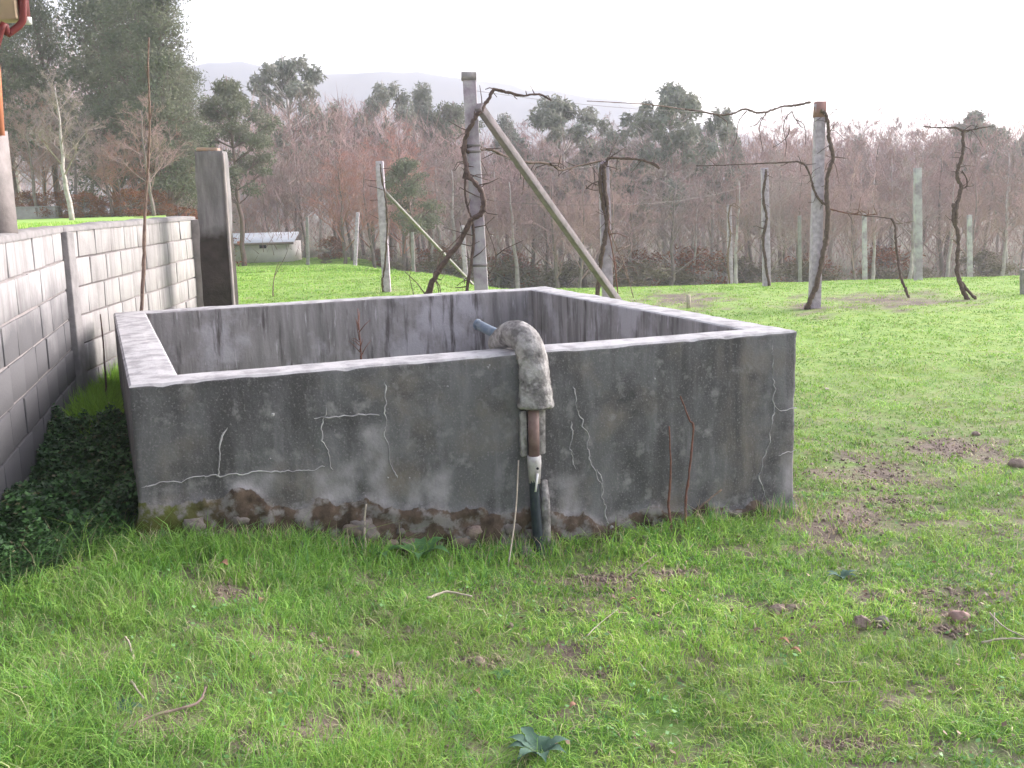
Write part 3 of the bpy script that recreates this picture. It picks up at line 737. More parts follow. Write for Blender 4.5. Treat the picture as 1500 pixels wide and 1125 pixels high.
v1 = [(612, 470), (627, 428), (645, 392), (672, 356), (690, 323), (705, 313), (708, 294), (701, 274), (687, 258), (680, 228), (682, 202), (692, 179), (703, 164), (715, 146), (723, 130)]
pts = vine_path(v1, Y); b0 = gpt(600, Y); pts = [b0+[0, 0, -.05]]+pts
# wrap around the post a little
for i, (a_, b_) in enumerate(v1):
    if 684 < a_ < 715: pts[i+1] = P(a_, b_, Yc-.135)
vine('grapevine', 'thick dark vine spiralling up the tall post behind the tank', VG, b0, [
    (pts, .042, .026, 'vine_bark'),
    (vine_path([(722, 131), (738, 134), (764, 140), (790, 138), (808, 147)], Y), .024, .012, 'vine_bark'),
    (vine_path([(684, 222), (700, 219), (722, 220), (750, 234), (780, 238), (806, 240), (822, 249), (850, 242), (880, 235)], Y, 12.5), .024, .014, 'vine_bark'),
    (vine_path([(692, 322), (694, 350), (690, 390), (684, 425), (682, 470)], Y), .020, .022, 'vine_bark'),
    (vine_path([(712, 330), (720, 352), (726, 372), (722, 392), (716, 403)], Y), .007, .005, 'vine_bark'),
    (vine_path([(683, 335), (668, 352), (655, 365), (645, 372), (640, 395), (634, 424)], Y), .010, .007, 'vine_pale'),
    (vine_path([(684, 246), (681, 275), (684, 300), (690, 318)], Y), .016, .013, 'vine_bark'),
    (vine_path([(676, 215), (682, 240), (679, 262)], Y), .022, .014, 'vine_bark')])
Y = 13.1
v2 = [(872, 470), (876, 420), (881, 375), (887, 345), (890, 310), (886, 280), (885, 250), (888, 236)]
b0 = gpt(868, Y)
vine('grapevine', 'dark vine climbing the short post at the foot of the diagonal strut', VG, b0, [
    ([b0+[0, 0, -.05]]+vine_path(v2, Y), .042, .03, 'vine_bark'),
    (vine_path([(888, 236), (893, 231), (910, 232), (932, 233), (950, 238), (966, 247)], Y), .028, .012, 'vine_bark'),
    (vine_path([(892, 300), (884, 268), (870, 268), (858, 277)], Y), .015, .008, 'vine_bark'),
    (vine_path([(881, 240), (879, 268), (884, 300), (889, 330)], Y), .03, .03, 'vine_bark'),
    (vine_path([(889, 330), (894, 350), (900, 385), (905, 430), (908, 470)], Y), .012, .012, 'vine_red'),
    (vine_path([(889, 325), (900, 355), (915, 390), (928, 436)], Y), .009, .008, 'vine_pale'),
    (vine_path([(850, 242), (866, 239), (880, 236)], Y), .014, .018, 'vine_bark'),
    (vine_path([(966, 247), (960, 240), (945, 236)], Y), .018, .008, 'vine_bark')])
Y = YR-.12
b0 = gp(1181, 451)
st = [([b0+[0, 0, -.04]]+vine_path([(1184, 446), (1193, 425), (1200, 400), (1206, 372), (1211, 345), (1213, 310), (1211, 280), (1213, 255), (1220, 230), (1215, 205), (1213, 185), (1210, 168), (1203, 162)], Y), .058, .036, 'vine_bark'),
    (vine_path([(1212, 302), (1200, 292), (1192, 277), (1187, 258), (1180, 243), (1168, 237), (1150, 238), (1125, 239), (1100, 240), (1060, 242), (1020, 243)], Y), .028, .008, 'vine_bark'),
    (vine_path([(1219, 232), (1224, 230), (1240, 232)], Y), .02, .006, 'vine_bark'),
    (vine_path([(1214, 306), (1240, 312), (1262, 315), (1285, 314)], Y), .016, .008, 'vine_red'),
    (vine_path([(1215, 170), (1222, 162), (1238, 156)], Y), .008, .004, 'vine_bark')]
vine('grapevine', 'thick brown vine rising up the right side of the tall white post', VG, b0, st)
# hanging vine between the posts, tied to the top wire
Y0, Y1 = 15.0, YR-.05
main = [(1003, 160), (1030, 164), (1050, 168), (1072, 167), (1090, 160), (1108, 165), (1122, 164), (1135, 160), (1146, 156), (1165, 154), (1187, 150)]
hb = P(1120, 164, 16)
st = [(vine_path(main, Y0, Y1), .018, .022, 'vine_bark'), (vine_path([(860, 148), (900, 150), (950, 153), (1003, 160)], 12.4, Y0), .006, .012, 'vine_bark')]
for q in ([(1094, 162), (1082, 178), (1079, 200), (1074, 214)], [(1122, 166), (1114, 180), (1113, 195), (1118, 222)], [(1116, 172), (1108, 182), (1098, 186)], [(1144, 158), (1146, 172)], [(1160, 163), (1150, 175), (1148, 192), (1152, 210), (1150, 230)],
          [(1160, 163), (1165, 174), (1178, 184), (1180, 212)], [(1156, 182), (1155, 196), (1145, 208), (1132, 216)], [(1120, 166), (1126, 162), (1136, 152)], [(1050, 168), (1064, 178), (1066, 186)], [(1165, 174), (1174, 186), (1178, 186)]):
    st.append((vine_path(q, 16.2), .012, .006, 'vine_bark'))
vine('grapevine', 'tangled vine hanging from the top wire left of the tall white post', VG, hb, st)
b0 = gp(1332, 437); Y = b0[1]
vine('grapevine', 'small slender vine with a flat crooked head on the open grass', VG, b0, [
    ([b0+[0, 0, -.04]]+vine_path([(1327, 425), (1319, 403), (1315, 375), (1312, 350), (1311, 330), (1305, 320)], Y), .036, .024, 'vine_bark'),
    (vine_path([(1308, 321), (1290, 318), (1268, 316), (1240, 310)], Y), .014, .006, 'vine_bark'),
    (vine_path([(1309, 327), (1320, 327), (1338, 324)], Y), .01, .005, 'vine_pale')])
b0 = gp(1420, 440); Y = b0[1]
vine('grapevine', 'tall gnarled free-standing vine with a forked foot at the right', VG, b0, [
    ([b0+[0, 0, -.04]]+vine_path([(1410, 425), (1403, 404), (1403, 380), (1404, 350), (1400, 325), (1402, 300), (1408, 275), (1402, 258), (1404, 245), (1410, 225), (1411, 200), (1411, 190)], Y), .05, .034, 'vine_bark'),
    ([gp(1430, 439)]+vine_path([(1420, 428), (1408, 412), (1403, 402)], Y), .034, .034, 'vine_bark'),
    (vine_path([(1409, 250), (1416, 262), (1415, 274), (1406, 276)], Y), .018, .018, 'vine_bark'),
    (vine_path([(1411, 192), (1398, 187), (1375, 187), (1352, 185)], Y), .026, .008, 'vine_bark'),
    (vine_path([(1411, 192), (1425, 190), (1445, 186), (1460, 186)], Y), .022, .006, 'vine_bark'),
    (vine_path([(1397, 298), (1396, 322), (1399, 330)], Y), .04, .03, 'vine_bark')])
b0 = PST[0][0]+np.array([-.05, -.05, 0]); Y = b0[1]
vine('grapevine', 'thin dark vine on the crooked weathered post left of the tall post', VG, b0, [
    ([b0]+vine_path([(560, 410), (563, 395), (567, 340), (566, 300), (560, 265), (557, 240)], Y), .03, .02, 'vine_bark')])
b0 = PST[2][0]+np.array([.03, -.07, 0]); Y = b0[1]
vine('grapevine', 'ragged grey vine on the post left of the tall white post', VG, b0, [
    ([b0]+vine_path([(1121, 380), (1118, 350), (1123, 320), (1118, 290), (1121, 262), (1122, 248)], Y), .04, .03, 'vine_bark'),
    (vine_path([(1121, 335), (1112, 333)], Y), .02, .01, 'vine_bark')])
b0 = PST[7][0]+np.array([-.03, -.06, 0]); Y = b0[1]
vine('grapevine', 'pale scrappy vine on the thin white leftmost post', VG, b0, [
    ([b0]+vine_path([(1066, 375), (1070, 345), (1067, 320), (1070, 300)], Y), .03, .025, 'vine_pale'),
    (vine_path([(1068, 306), (1075, 298), (1082, 303)], Y), .015, .01, 'vine_pale')])
# trellis wires
def wire(pts, label):
    mb = MB(); P_ = np.array(pts); out = []
    for a_, b_ in zip(P_[:-1], P_[1:]):
        for t in np.linspace(0, 1, 8, endpoint=False): out.append(a_+(b_-a_)*t-np.array([0, 0, .12*4*t*(1-t)]))
    out.append(P_[-1]); mb.tube(out, .0022, 4, cap=False); o = mb.build('trellis_wire', 'wire_metal', None, pts[0]); tag(o, label, 'wire', 'trellis wires strung between the vineyard posts')
wire([P(689, 132, Yc), P(1200, 158, YR), P(1500, 120, 20)], 'topmost thin wire strung from the tall post behind the tank to the tall white post')
wire([P(697, 214, Yc), P(884, 240, 13.2), P(1197, 240, YR)], 'middle thin wire strung between the tall posts, just above the short post')
wire([P(557, 262, PST[0][0][1]), P(884, 300, 13.4), P(1122, 262, PST[2][0][1]), P(1344, 262, PST[3][0][1])], 'lower wire running from the crooked post past the pale ragged post')

# tall thin stick and small dead stems
b0 = gpt(201, 8.6); 
o = thing('sapling', 'very tall thin bare sapling rising between the block wall and the tank', 'sapling', b0)
mb = MB(); knobby(mb, [b0+[0, 0, -.05]]+vine_path([(208, 440), (211, 380), (212, 320), (216, 260), (219, 200), (219, 150), (217, 100), (218, 55)], 8.6), .015, .006, 3, wob=.3); mb.build('stem', 'vine_pale', o, b0, smooth=True)
for a_, b_, c_, d_ in ((213, 318, 196, 318), (219, 180, 226, 150), (218, 120, 212, 96)):
    mb = MB(); mb.tube([P(a_, b_, 8.6), P(c_, d_, 8.6)], [.004, .002], 5); mb.build('twig', 'vine_pale', o, b0)
b0 = gpt(160, 7.5); o = thing('dry_reed', 'thin dark dead stem against the block wall left of the tank', 'stem', b0)
mb = MB(); knobby(mb, [b0]+vine_path([(157, 600), (155, 560), (151, 500), (147, 460)], 7.5), .009, .004, 5, wob=.3); mb.build('stalk', 'vine_bark', o, b0)
for px0, py0, path, lab, mt_ in ((972, 770, [(973, 740), (976, 690), (974, 622)], 'straight reddish bramble cane in front of the right half of the tank', 'vine_red'),
                          (990, 775, [(998, 730), (1003, 690), (1009, 625), (1003, 612), (990, 578)], 'kinked reddish cane, taller, in front of the right half of the tank', 'vine_red'),
                          (1000, 780, [(1015, 745), (1030, 730), (1050, 714)], 'pale arching twig low in front of the right half of the tank', 'vine_pale'),
                          (528, 795, [(530, 770), (533, 735)], 'short pale dry stalk standing at the left foot of the tank', 'stick_pale')):
    g0 = foot(px0, .11); o = thing('bramble_cane', lab, 'cane', g0, 'dry canes along the foot of the tank'); mb = MB()
    pts = [g0+[0, 0, -.02]]
    for a_, b_ in path:
        u_, z_ = face_pt(a_, b_); pts.append(np.array([TA[0]+tu[0]*u_-tw[0]*.05, TA[1]+tu[1]*u_-tw[1]*.05, z_]))
    knobby(mb, pts, .0075, .004, px0, wob=.5); mb.build('stalk', mt_, o, g0, smooth=True)

# dead weed inside the tank
q = P(522, 470, 8.0); uu, vv = tank_uv(q[0], q[1])
ub_ = 1.25; q0 = np.array([TA[0]+tu[0]*ub_+tw[0]*(TW-TTF-.1), TA[1]+tu[1]*ub_+tw[1]*(TW-TTF-.1), -.12])
vtop = ray(524, 452); nn_ = np.array([tw[0], tw[1], 0]); t = ((q0-np.array([0, 0, EYE]))@nn_)/(vtop@nn_); qt = np.array([0, 0, EYE])+vtop*t
q0 = np.array([qt[0], qt[1], -.12]); o = thing('dead_weed', 'dry reddish weed standing inside the tank against the back wall', 'weed', q0)
mb = MB(); r = np.random.RandomState(4)
for i in range(16):
    t0 = q0+(qt-q0)*r.uniform(.3, .85); e_ = t0+np.array([r.uniform(-.11, .11), r.uniform(-.05, .03), r.uniform(.03, .16)]); mb.tube([t0, (t0+e_)/2+[0, 0, .01], e_], [.004, .003, .001], 4)
mb.tube([q0, (q0+qt)/2+[.01, 0, 0], qt], [.007, .006, .003], 5); mb.build('stems', 'vine_red', o, q0)

# ------------------------------------------------------------------ hut
Yh = 60; a0_ = gpt(340, Yh)
hb_ = P(428, 393, Yh); hxr = hb_[0]; hz = P(428, 393, Yh)[2]; w_ = 5.2
hl = thing('hut', 'small white block hut with a pale sheet roof at the far edge of the field', 'hut', (hxr-w_/2, Yh+1.5, hz)); HO2 = (hxr-w_/2, Yh+1.5, hz)
hh = P(428, 355, Yh)[2]-hz
mb = MB(); mb.box((hxr-w_/2, Yh+1.5, hz+hh/2+.15), (w_, 3, hh-.3)); mb.build('wall', 'hut_wall', hl, HO2)
mb = MB(); mb.box((hxr-w_/2-.01, Yh+1.5, hz-.05), (w_+.06, 3.06, .75)); mb.build('plinth', 'hut_base', hl, HO2)
mb = MB(); V = [(hxr-w_-.2, Yh-.25, hz+hh-.02), (hxr+.22, Yh-.25, hz+hh-.02), (hxr-.1, Yh+3.2, hz+hh+.42), (hxr-w_-.2, Yh+3.2, hz+hh+.42)]; V += [(a_, b_, c_+.07) for a_, b_, c_ in V]
mb.add(V, [(3, 2, 1, 0), (4, 5, 6, 7), (0, 1, 5, 4), (1, 2, 6, 5), (2, 3, 7, 6), (3, 0, 4, 7)]); mb.build('roof', 'hut_roof', hl, HO2)
q = P(385, 361, Yh-.05); mb = MB(); mb.box((q[0], Yh-.03, q[2]), (.36, .1, .2)); mb.build('vent', 'dark_void', hl, HO2)
mb = MB(); mb.box((hxr-w_/2, Yh-.28, hz+hh-.03), (w_+.42, .06, .13)); mb.build('roof_edge', 'hut_base', hl, HO2)

# ------------------------------------------------------------------ trees
def bare_tree(seed, H=10., spread=.33, first=.25, l1=15, l2=6, l3=5, l4=4, tr=.13, lean=.0, twr=.012):
    r = np.random.RandomState(seed); T = MB(); B = MB()
    n_ = 12; pts = [np.array([0, 0, -.3])]
    d = np.array([lean, 0, 1.])
    for i in range(1, n_+1):
        pts.append(pts[-1]+np.array([d[0]*H*.9/n_+r.normal(0, .05), r.normal(0, .05), H*.9/n_]))
    pts = np.array(pts); T.tube(pts, np.linspace(tr, .02, n_+1), 7, rough=.08, seed=seed)
    def branch(p0, dirn, ln, rad, lvl, cnts):
        k = 4; pt = [p0]; dd = dirn/np.linalg.norm(dirn)
        for i in range(k):
            dd = dd+r.normal(0, .10+.03*lvl, 3)+np.array([0, 0, .10 if lvl < 3 else .03]); dd /= np.linalg.norm(dd); pt.append(pt[-1]+dd*ln/k)
        rr = max(rad, twr*.8); B.tube(pt, np.linspace(rr, max(rr*.35, twr*.45), k+1), 3, cap=False)
        if lvl < len(cnts):
            for j in range(cnts[lvl]):
                t = r.uniform(.25, 1.0); i = min(int(t*k), k-1); f_ = t*k-i; p_ = pt[i]+(pt[i+1]-pt[i])*f_; base = (pt[i+1]-pt[i])/np.linalg.norm(pt[i+1]-pt[i])
                side = np.cross(base, r.normal(0, 1, 3)); side /= np.linalg.norm(side)+1e-9
                branch(p_, base*.85+side*r.uniform(.5, .95), ln*r.uniform(.35, .58), rad*.5, lvl+1, cnts)
    for j in range(l1):
        t = first+(1-first)*(j+r.uniform(0, 1))/l1; t = min(t, .99); i = min(int(t*n_), n_-1); p_ = pts[i]+(pts[i+1]-pts[i])*(t*n_-i)
        az = j*2.4+r.uniform(-.4, .4); up = r.uniform(.6, 1.2)
        branch(p_, np.array([math.cos(az), math.sin(az), up]), H*spread*(1.15-.75*t)*r.uniform(.8, 1.15), tr*.42*(1.1-t*.8), 0, [l2, l3, l4])
    return T, B
def leafcloud(cent, rad, n_, size, seed, elong=2.2, droop=0.0, shell=.55):
    r = np.random.RandomState(seed); C = []; 
    cent = np.asarray(cent, float); rad = np.asarray(rad, float)
    wgt = rad[:, 0]*rad[:, 1]*rad[:, 2]; wgt = wgt**.7; wgt /= wgt.sum(); idx = r.choice(len(cent), n_, p=wgt)
    d = r.normal(0, 1, (n_, 3)); d /= np.linalg.norm(d, axis=1)[:, None]; rr = r.uniform(0, 1, n_)**(shell); c = cent[idx]+d*rr[:, None]*rad[idx]
    a = r.normal(0, 1, (n_, 3)); a[:, 2] -= droop; a /= np.linalg.norm(a, axis=1)[:, None]; b = np.cross(a, r.normal(0, 1, (n_, 3))); b /= np.linalg.norm(b, axis=1)[:, None]+1e-9
    s = size*r.uniform(.6, 1.4, n_)[:, None]
    V = np.stack([c-b*s/elong*.5, c+b*s/elong*.5, c+a*s], 1).reshape(-1, 3); F = np.arange(n_*3).reshape(-1, 3)
    return V, F
PROTO = {}
def proto_bare(key, mt_tr, mt_tw, **k):
    T, B = bare_tree(**k); o = thing('bare_tree', 'x', 'tree'); T.build('trunk', mt_tr, o); B.build('crown', mt_tw, o); PROTO[key] = [o, False, k['H'] if 'H' in k else 10.]
proto_bare('a', 'bark_grey', 'twig_pink', seed=1, H=10., l1=18, spread=.30)
proto_bare('b', 'bark_pale', 'twig_grey', seed=2, H=10., l1=16, spread=.26, tr=.15, first=.35)
proto_bare('c', 'bark_grey', 'twig_russet', seed=3, H=10., l1=20, spread=.34, first=.15)
proto_bare('d', 'bark_pale', 'twig_pink', seed=4, H=10., l1=14, spread=.24, tr=.14, first=.4, lean=.05)
proto_bare('e', 'bark_grey', 'twig_grey', seed=6, H=10., l1=18, spread=.36, first=.22, lean=-.06)
def pine(seed, H=16., crown0=.3, R0=.2, n_clump=70, leaves=26000, shape='col', leafm='leaf_pine', barkm='bark_pine', size=.16, droop=0., crad=.075):
    r = np.random.RandomState(seed); T = MB(); n_ = 14; pts = [np.array([0, 0, -.4])]
    for i in range(n_): pts.append(pts[-1]+np.array([r.normal(0, .07), r.normal(0, .07), H*.96/n_]))
    pts = np.array(pts); T.tube(pts, np.linspace(H*.014, .03, n_+1), 8, rough=.06, seed=seed)
    cent = []; rad = []; Bn = MB()
    for j in range(n_clump):
        t = crown0+(1-crown0)*(j+r.uniform())/n_clump
        if shape == 'col': prof = (1.15-.75*((t-crown0)/(1-crown0)))*(.7+.3*r.uniform())
        elif shape == 'cone': prof = 1.15*(1-((t-crown0)/(1-crown0)))+.12
        else:
            q = (t-crown0)/(1-crown0); prof = math.sin(min(1, q*.95+.12)*math.pi)**.6+.12
        az = r.uniform(0, 2*math.pi); rr = H*R0*prof*r.uniform(.25, 1.0)**.6
        i = min(int(t*n_), n_-1); p_ = pts[i]; c = p_+np.array([math.cos(az)*rr, math.sin(az)*rr, rr*.25+r.uniform(-.3, .3)])
        c[2] = min(c[2], H*1.0); cent.append(c); q_ = H*crad*r.uniform(.55, 1.15); rad.append((q_*.85, q_*.85, q_*1.25) if leafm == 'leaf_euc' else (q_*1.25, q_*1.25, q_*.72))
        lo = pts[max(i-1, 0)]; Bn.tube([lo, (lo+c)/2+[0, 0, -.1], c], [.05, .035, .015], 4, cap=False)
        for kk in range(3):
            e_ = c+r.normal(0, 1, 3)*q_*.6; Bn.tube([c*.6+lo*.4, e_], [.02, .008], 3, cap=False)
    V, F = leafcloud(cent, rad, leaves, size, seed, droop=droop)
    return T, Bn, V, F, leafm, barkm
def proto_pine(key, name, cat, **k):
    T, Bn, V, F, lm, bm_ = pine(**k); o = thing(name, 'x', cat); T.build('trunk', bm_, o); Bn.build('limbs', bm_, o); npmesh('foliage', V, F, lm, o); PROTO[key] = [o, False, k['H']]
proto_pine('P', 'pine_tree', 'tree', seed=21, H=16., crown0=.12, R0=.15, n_clump=110, leaves=36000, size=.19)
proto_pine('Q', 'pine_tree', 'tree', seed=22, H=16., crown0=.3, R0=.14, n_clump=66, leaves=18000, size=.19)
proto_pine('M', 'pine_tree', 'tree', seed=23, H=12., crown0=.45, R0=.18, n_clump=50, leaves=15000, size=.19, shape='round', crad=.06)
proto_pine('S', 'pine_tree', 'tree', seed=29, H=8., crown0=.45, R0=.2, n_clump=30, leaves=9000, size=.15, shape='round', crad=.08)
proto_pine('E', 'eucalyptus_tree', 'tree', seed=24, H=15., crown0=.5, R0=.17, n_clump=60, leaves=8500, size=.30, shape='round', leafm='leaf_euc', barkm='bark_pale', droop=1.2, crad=.038)
proto_pine('F', 'eucalyptus_tree', 'tree', seed=25, H=15., crown0=.42, R0=.22, n_clump=100, leaves=13000, size=.30, shape='round', leafm='leaf_euc', barkm='bark_pale', droop=1.2, crad=.038)
proto_pine('C', 'conifer_tree', 'tree', seed=26, H=14., crown0=.4, R0=.13, n_clump=56, leaves=12000, size=.24, shape='cone', leafm='leaf_euc', crad=.05)
proto_pine('R', 'russet_shrub', 'shrub', seed=27, H=2.6, crown0=.15, R0=.36, n_clump=26, leaves=2600, size=.11, shape='round', leafm='leaf_rust', barkm='bark_grey', crad=.16)
proto_pine('O', 'olive_shrub', 'shrub', seed=28, H=2.6, crown0=.1, R0=.42, n_clump=26, leaves=3600, size=.12, shape='round', leafm='leaf_olive', barkm='bark_grey', crad=.16)
def tree(key, px, ytop, Y, label, group=None, wid=1.0, rz=None, cat=None):
    pr_ = PROTO[key]; x = P(px, (ytop+300)/2, Y)[0]; z = base_z(x, Y); b = np.array([x, Y, z]); tp = P(px, ytop, Y)[2]; s = max((tp-z)/pr_[2], .1)
    # re-solve column because the picture is tilted slightly
    rz = rz if rz is not None else (px*.37+Y) % 6.28
    if not pr_[1]:
        o = pr_[0]; o.location = Vector(b); o.scale = (s*wid, s*wid, s); o.rotation_euler = (0, 0, rz); o['label'] = label; pr_[1] = True
        if group: o['group'] = group
        if cat: o['category'] = cat
        return o
    return dup(pr_[0], b, (s*wid, s*wid, s), rz, label, group, cat)
GP_ = 'tall pines behind the block wall'
tree('P', 236, -60, 47, 'tall dense pine with a ragged right edge, rightmost behind the block wall', GP_)
tree('P', 150, -190, 52, 'tallest dense pine behind the middle of the block wall', GP_, rz=2)
tree('Q', 196, -120, 49, 'tall pine with a bare lower trunk just behind the thin sapling', GP_, rz=1)
tree('Q', 68, -90, 53, 'leaning sparse pine with sky showing through beside the house corner', GP_, rz=4, wid=.8)
tree('Q', 8, -60, 50, 'thin pine half hidden by the orange post and roof corner', GP_, rz=5, wid=.9)
tree('P', 262, 70, 58, 'lower pine filling the gap at the left of the tall dark pillar', GP_, rz=3)
tree('M', 344, 88, 53, 'round dark pine standing behind the white hut', None, rz=1, wid=1.0)
GE = 'airy eucalyptus trees above the wood'
tree('E', 426, 56, 70, 'slim airy eucalyptus with a tufted crown, tallest left of the tall post', GE, wid=1.2)
tree('C', 492, 136, 80, 'small grey-green crown peeping over the wood between two eucalyptus', None)
tree('E', 570, 97, 76, 'narrow eucalyptus crown above the crooked post', GE, wid=1.0, rz=2)
tree('C', 622, 104, 80, 'pointed conifer crown left of the tall post top', None, rz=1)
tree('M', 662, 128, 80, 'flat topped dark crown touching the left side of the tall post', None, rz=3)
tree('C', 742, 150, 80, 'small crown seen through the angle of post and strut', None, rz=5)
tree('E', 824, 118, 66, 'ragged eucalyptus right of the diagonal strut', GE, rz=4, wid=1.3)
tree('F', 978, 97, 62, 'broadest eucalyptus crown above the right corner of the tank', GE, wid=1.2, rz=0)
tree('E', 1055, 136, 66, 'small eucalyptus tuft right of the broadest crown', GE, wid=.7, rz=5)
tree('C', 1130, 202, 84, 'dark crown under the hanging vine', None, rz=2)
tree('M', 1100, 226, 86, 'low dark crown left under the hanging vine', None, rz=2, wid=.8)
tree('C', 1255, 185, 84, 'dim crown just right of the tall white post', None, rz=4)
tree('M', 1185, 215, 86, 'low crown directly behind the tall white post', None, rz=5, wid=.9)
tree('F', 1432, 140, 70, 'large eucalyptus lit pink above the tall gnarled vine', GE, wid=1.05, rz=3)
tree('E', 1503, 178, 72, 'eucalyptus cut off by the right edge of the view', GE, wid=.9, rz=1)
tree('S', 602, 214, 50, 'small fresh green pine in front of the bare wood right of the crooked post', None)
tree('E', 20, 60, 75, 'eucalyptus far behind the house corner', GE, rz=6, wid=1.3)
# distinct bare trees
tree('b', 94, 95, 34, 'pale forked bare tree in front of the pines on the raised lawn', None, wid=1.3)
GB = 'bare winter trees at the edge of the wood'
LB = 'leafless grey-brown tree in the winter wood along the field edge'
rs = np.random.RandomState(40)
tops = ([280, 310, 325, 370, 400, 450, 520, 600, 700, 790, 880, 1000, 1100, 1150, 1250, 1350, 1450, 1520], [215, 255, 262, 258, 175, 160, 155, 165, 198, 188, 172, 195, 195, 178, 165, 165, 170, 175])
kk = 0
for row, (Yr, nrow, lift) in enumerate(((54, 28, 44), (62, 30, 14), (72, 28, -4), (84, 26, -12))):
    for i in range(nrow):
        px = 285+(1540-285)*(i+rs.uniform(.1, .9))/nrow; Y = Yr+rs.uniform(-3, 4)
        if 325 < px < 455: Y = max(Y, 66)
        tp = np.interp(px, *tops)+lift+rs.uniform(-8, 30)
        red = px < 620
        key = rs.choice(['c', 'a', 'c', 'e', 'b'] if red else ['a', 'b', 'd', 'e', 'a', 'd'])
        tree(key, px, tp, Y, LB, GB, wid=rs.uniform(1.0, 1.5)); kk += 1
for i in range(12):
    px = 20+i*22+rs.uniform(-8, 8); tree(rs.choice(['a', 'c', 'e']), px, rs.uniform(130, 225), rs.uniform(44, 56), 'leafless brown tree among the tall pines behind the block wall', 'bare trees among the pines', wid=1.3)
for i, px in enumerate(list(range(105, 290, 17))+[60, 40, 75]):
    tree('R', px+rs.uniform(-5, 5), rs.uniform(262, 295), rs.uniform(44, 50), 'rust-leaved shrub at the foot of the pines behind the raised lawn', 'rust-leaved shrubs behind the raised lawn', wid=1.3)
for px, Y in ((480, 62), (560, 60), (742, 60), (1020, 58), (1190, 57), (1310, 58), (930, 60), (640, 60)):
    tree('R', px, rs.uniform(335, 365), Y, 'low rust-leaved shrub under the bare trees', 'rust-leaved shrubs under the bare trees', wid=1.2)
for i in range(12):
    px = 480+i*88+rs.uniform(-12, 12); Y = rs.uniform(54, 60); tree('O', px, rs.uniform(352, 385), Y, 'low dark evergreen bush along the foot of the wood', 'dark bushes along the foot of the wood', wid=1.7)
# dense winter wood mass behind
r = np.random.RandomState(91); V = []; F = []; base_ct = 0
def strip_cloud(n_, seed):
    r = np.random.RandomState(seed)
    Y = r.uniform(58, 118, n_); px = r.uniform(-250, 1750, n_); X = (px-750)/FPX*Y; h = r.uniform(0, 1, n_)**.8*np.where(Y > 90, 12, 8.5)
    gz_ = np.where(X < -3.72-.31*(Y-12), TZ(X, Y), G(X, Y)); h = h*np.where(px < 290, 1.25, 1)
    L_ = r.uniform(.5, 1.5, n_); d = np.stack([r.normal(0, .45, n_), r.normal(0, .45, n_), np.abs(r.normal(.8, .3, n_))], 1); d /= np.linalg.norm(d, axis=1)[:, None]
    c = np.stack([X, Y, gz_+h], 1); sd_ = np.cross(d, r.normal(0, 1, (n_, 3))); sd_ /= np.linalg.norm(sd_, axis=1)[:, None]; wd = r.uniform(.008, .022, n_)[:, None]
    V = np.stack([c-sd_*wd, c+sd_*wd, c+d*L_[:, None]], 1).reshape(-1, 3); return V
V = strip_cloud(150000, 5); o = npmesh('woodland', V, np.arange(len(V)).reshape(-1, 3), 'twig_pink')
o['label'] = 'dense brown mass of twigs of the winter wood behind the field'; o['category'] = 'woodland'; o['kind'] = 'stuff'

# ------------------------------------------------------------------ grass
def blades(x, y, z, h, wd, lean, col, seed):
    r = np.random.RandomState(seed); n_ = len(x); az = r.uniform(0, 2*math.pi, n_); fa_ = r.uniform(0, 2*math.pi, n_)
    c = np.stack([x, y, z], 1); dl = np.stack([np.cos(az), np.sin(az), np.zeros(n_)], 1)*(lean*h)[:, None]; sd_ = np.stack([np.cos(fa_), np.sin(fa_), np.zeros(n_)], 1)*wd[:, None]*.5
    up = np.zeros((n_, 3)); up[:, 2] = h
    mid = c+dl*.3+up*.55; tip = c+dl+up*(1-.25*np.clip(lean, 0, 1.5))[:, None]
    V = np.stack([c-sd_, c+sd_, mid-sd_*.8, mid+sd_*.8, tip], 1).reshape(-1, 3); b = np.arange(n_)[:, None]*5
    F = np.concatenate([b+np.array([[0, 1, 3]]), b+np.array([[0, 3, 2]]), b+np.array([[2, 3, 4]])], 1).reshape(-1, 3)
    return V, F, np.repeat(col, 5, 0)
allV = []; allF = []; allC = []; off = 0
r = np.random.RandomState(123)
CG = np.array([(.225, .43, .065), (.31, .50, .085), (.13, .29, .055), (.40, .51, .13), (.50, .42, .28), (.145, .32, .12)])
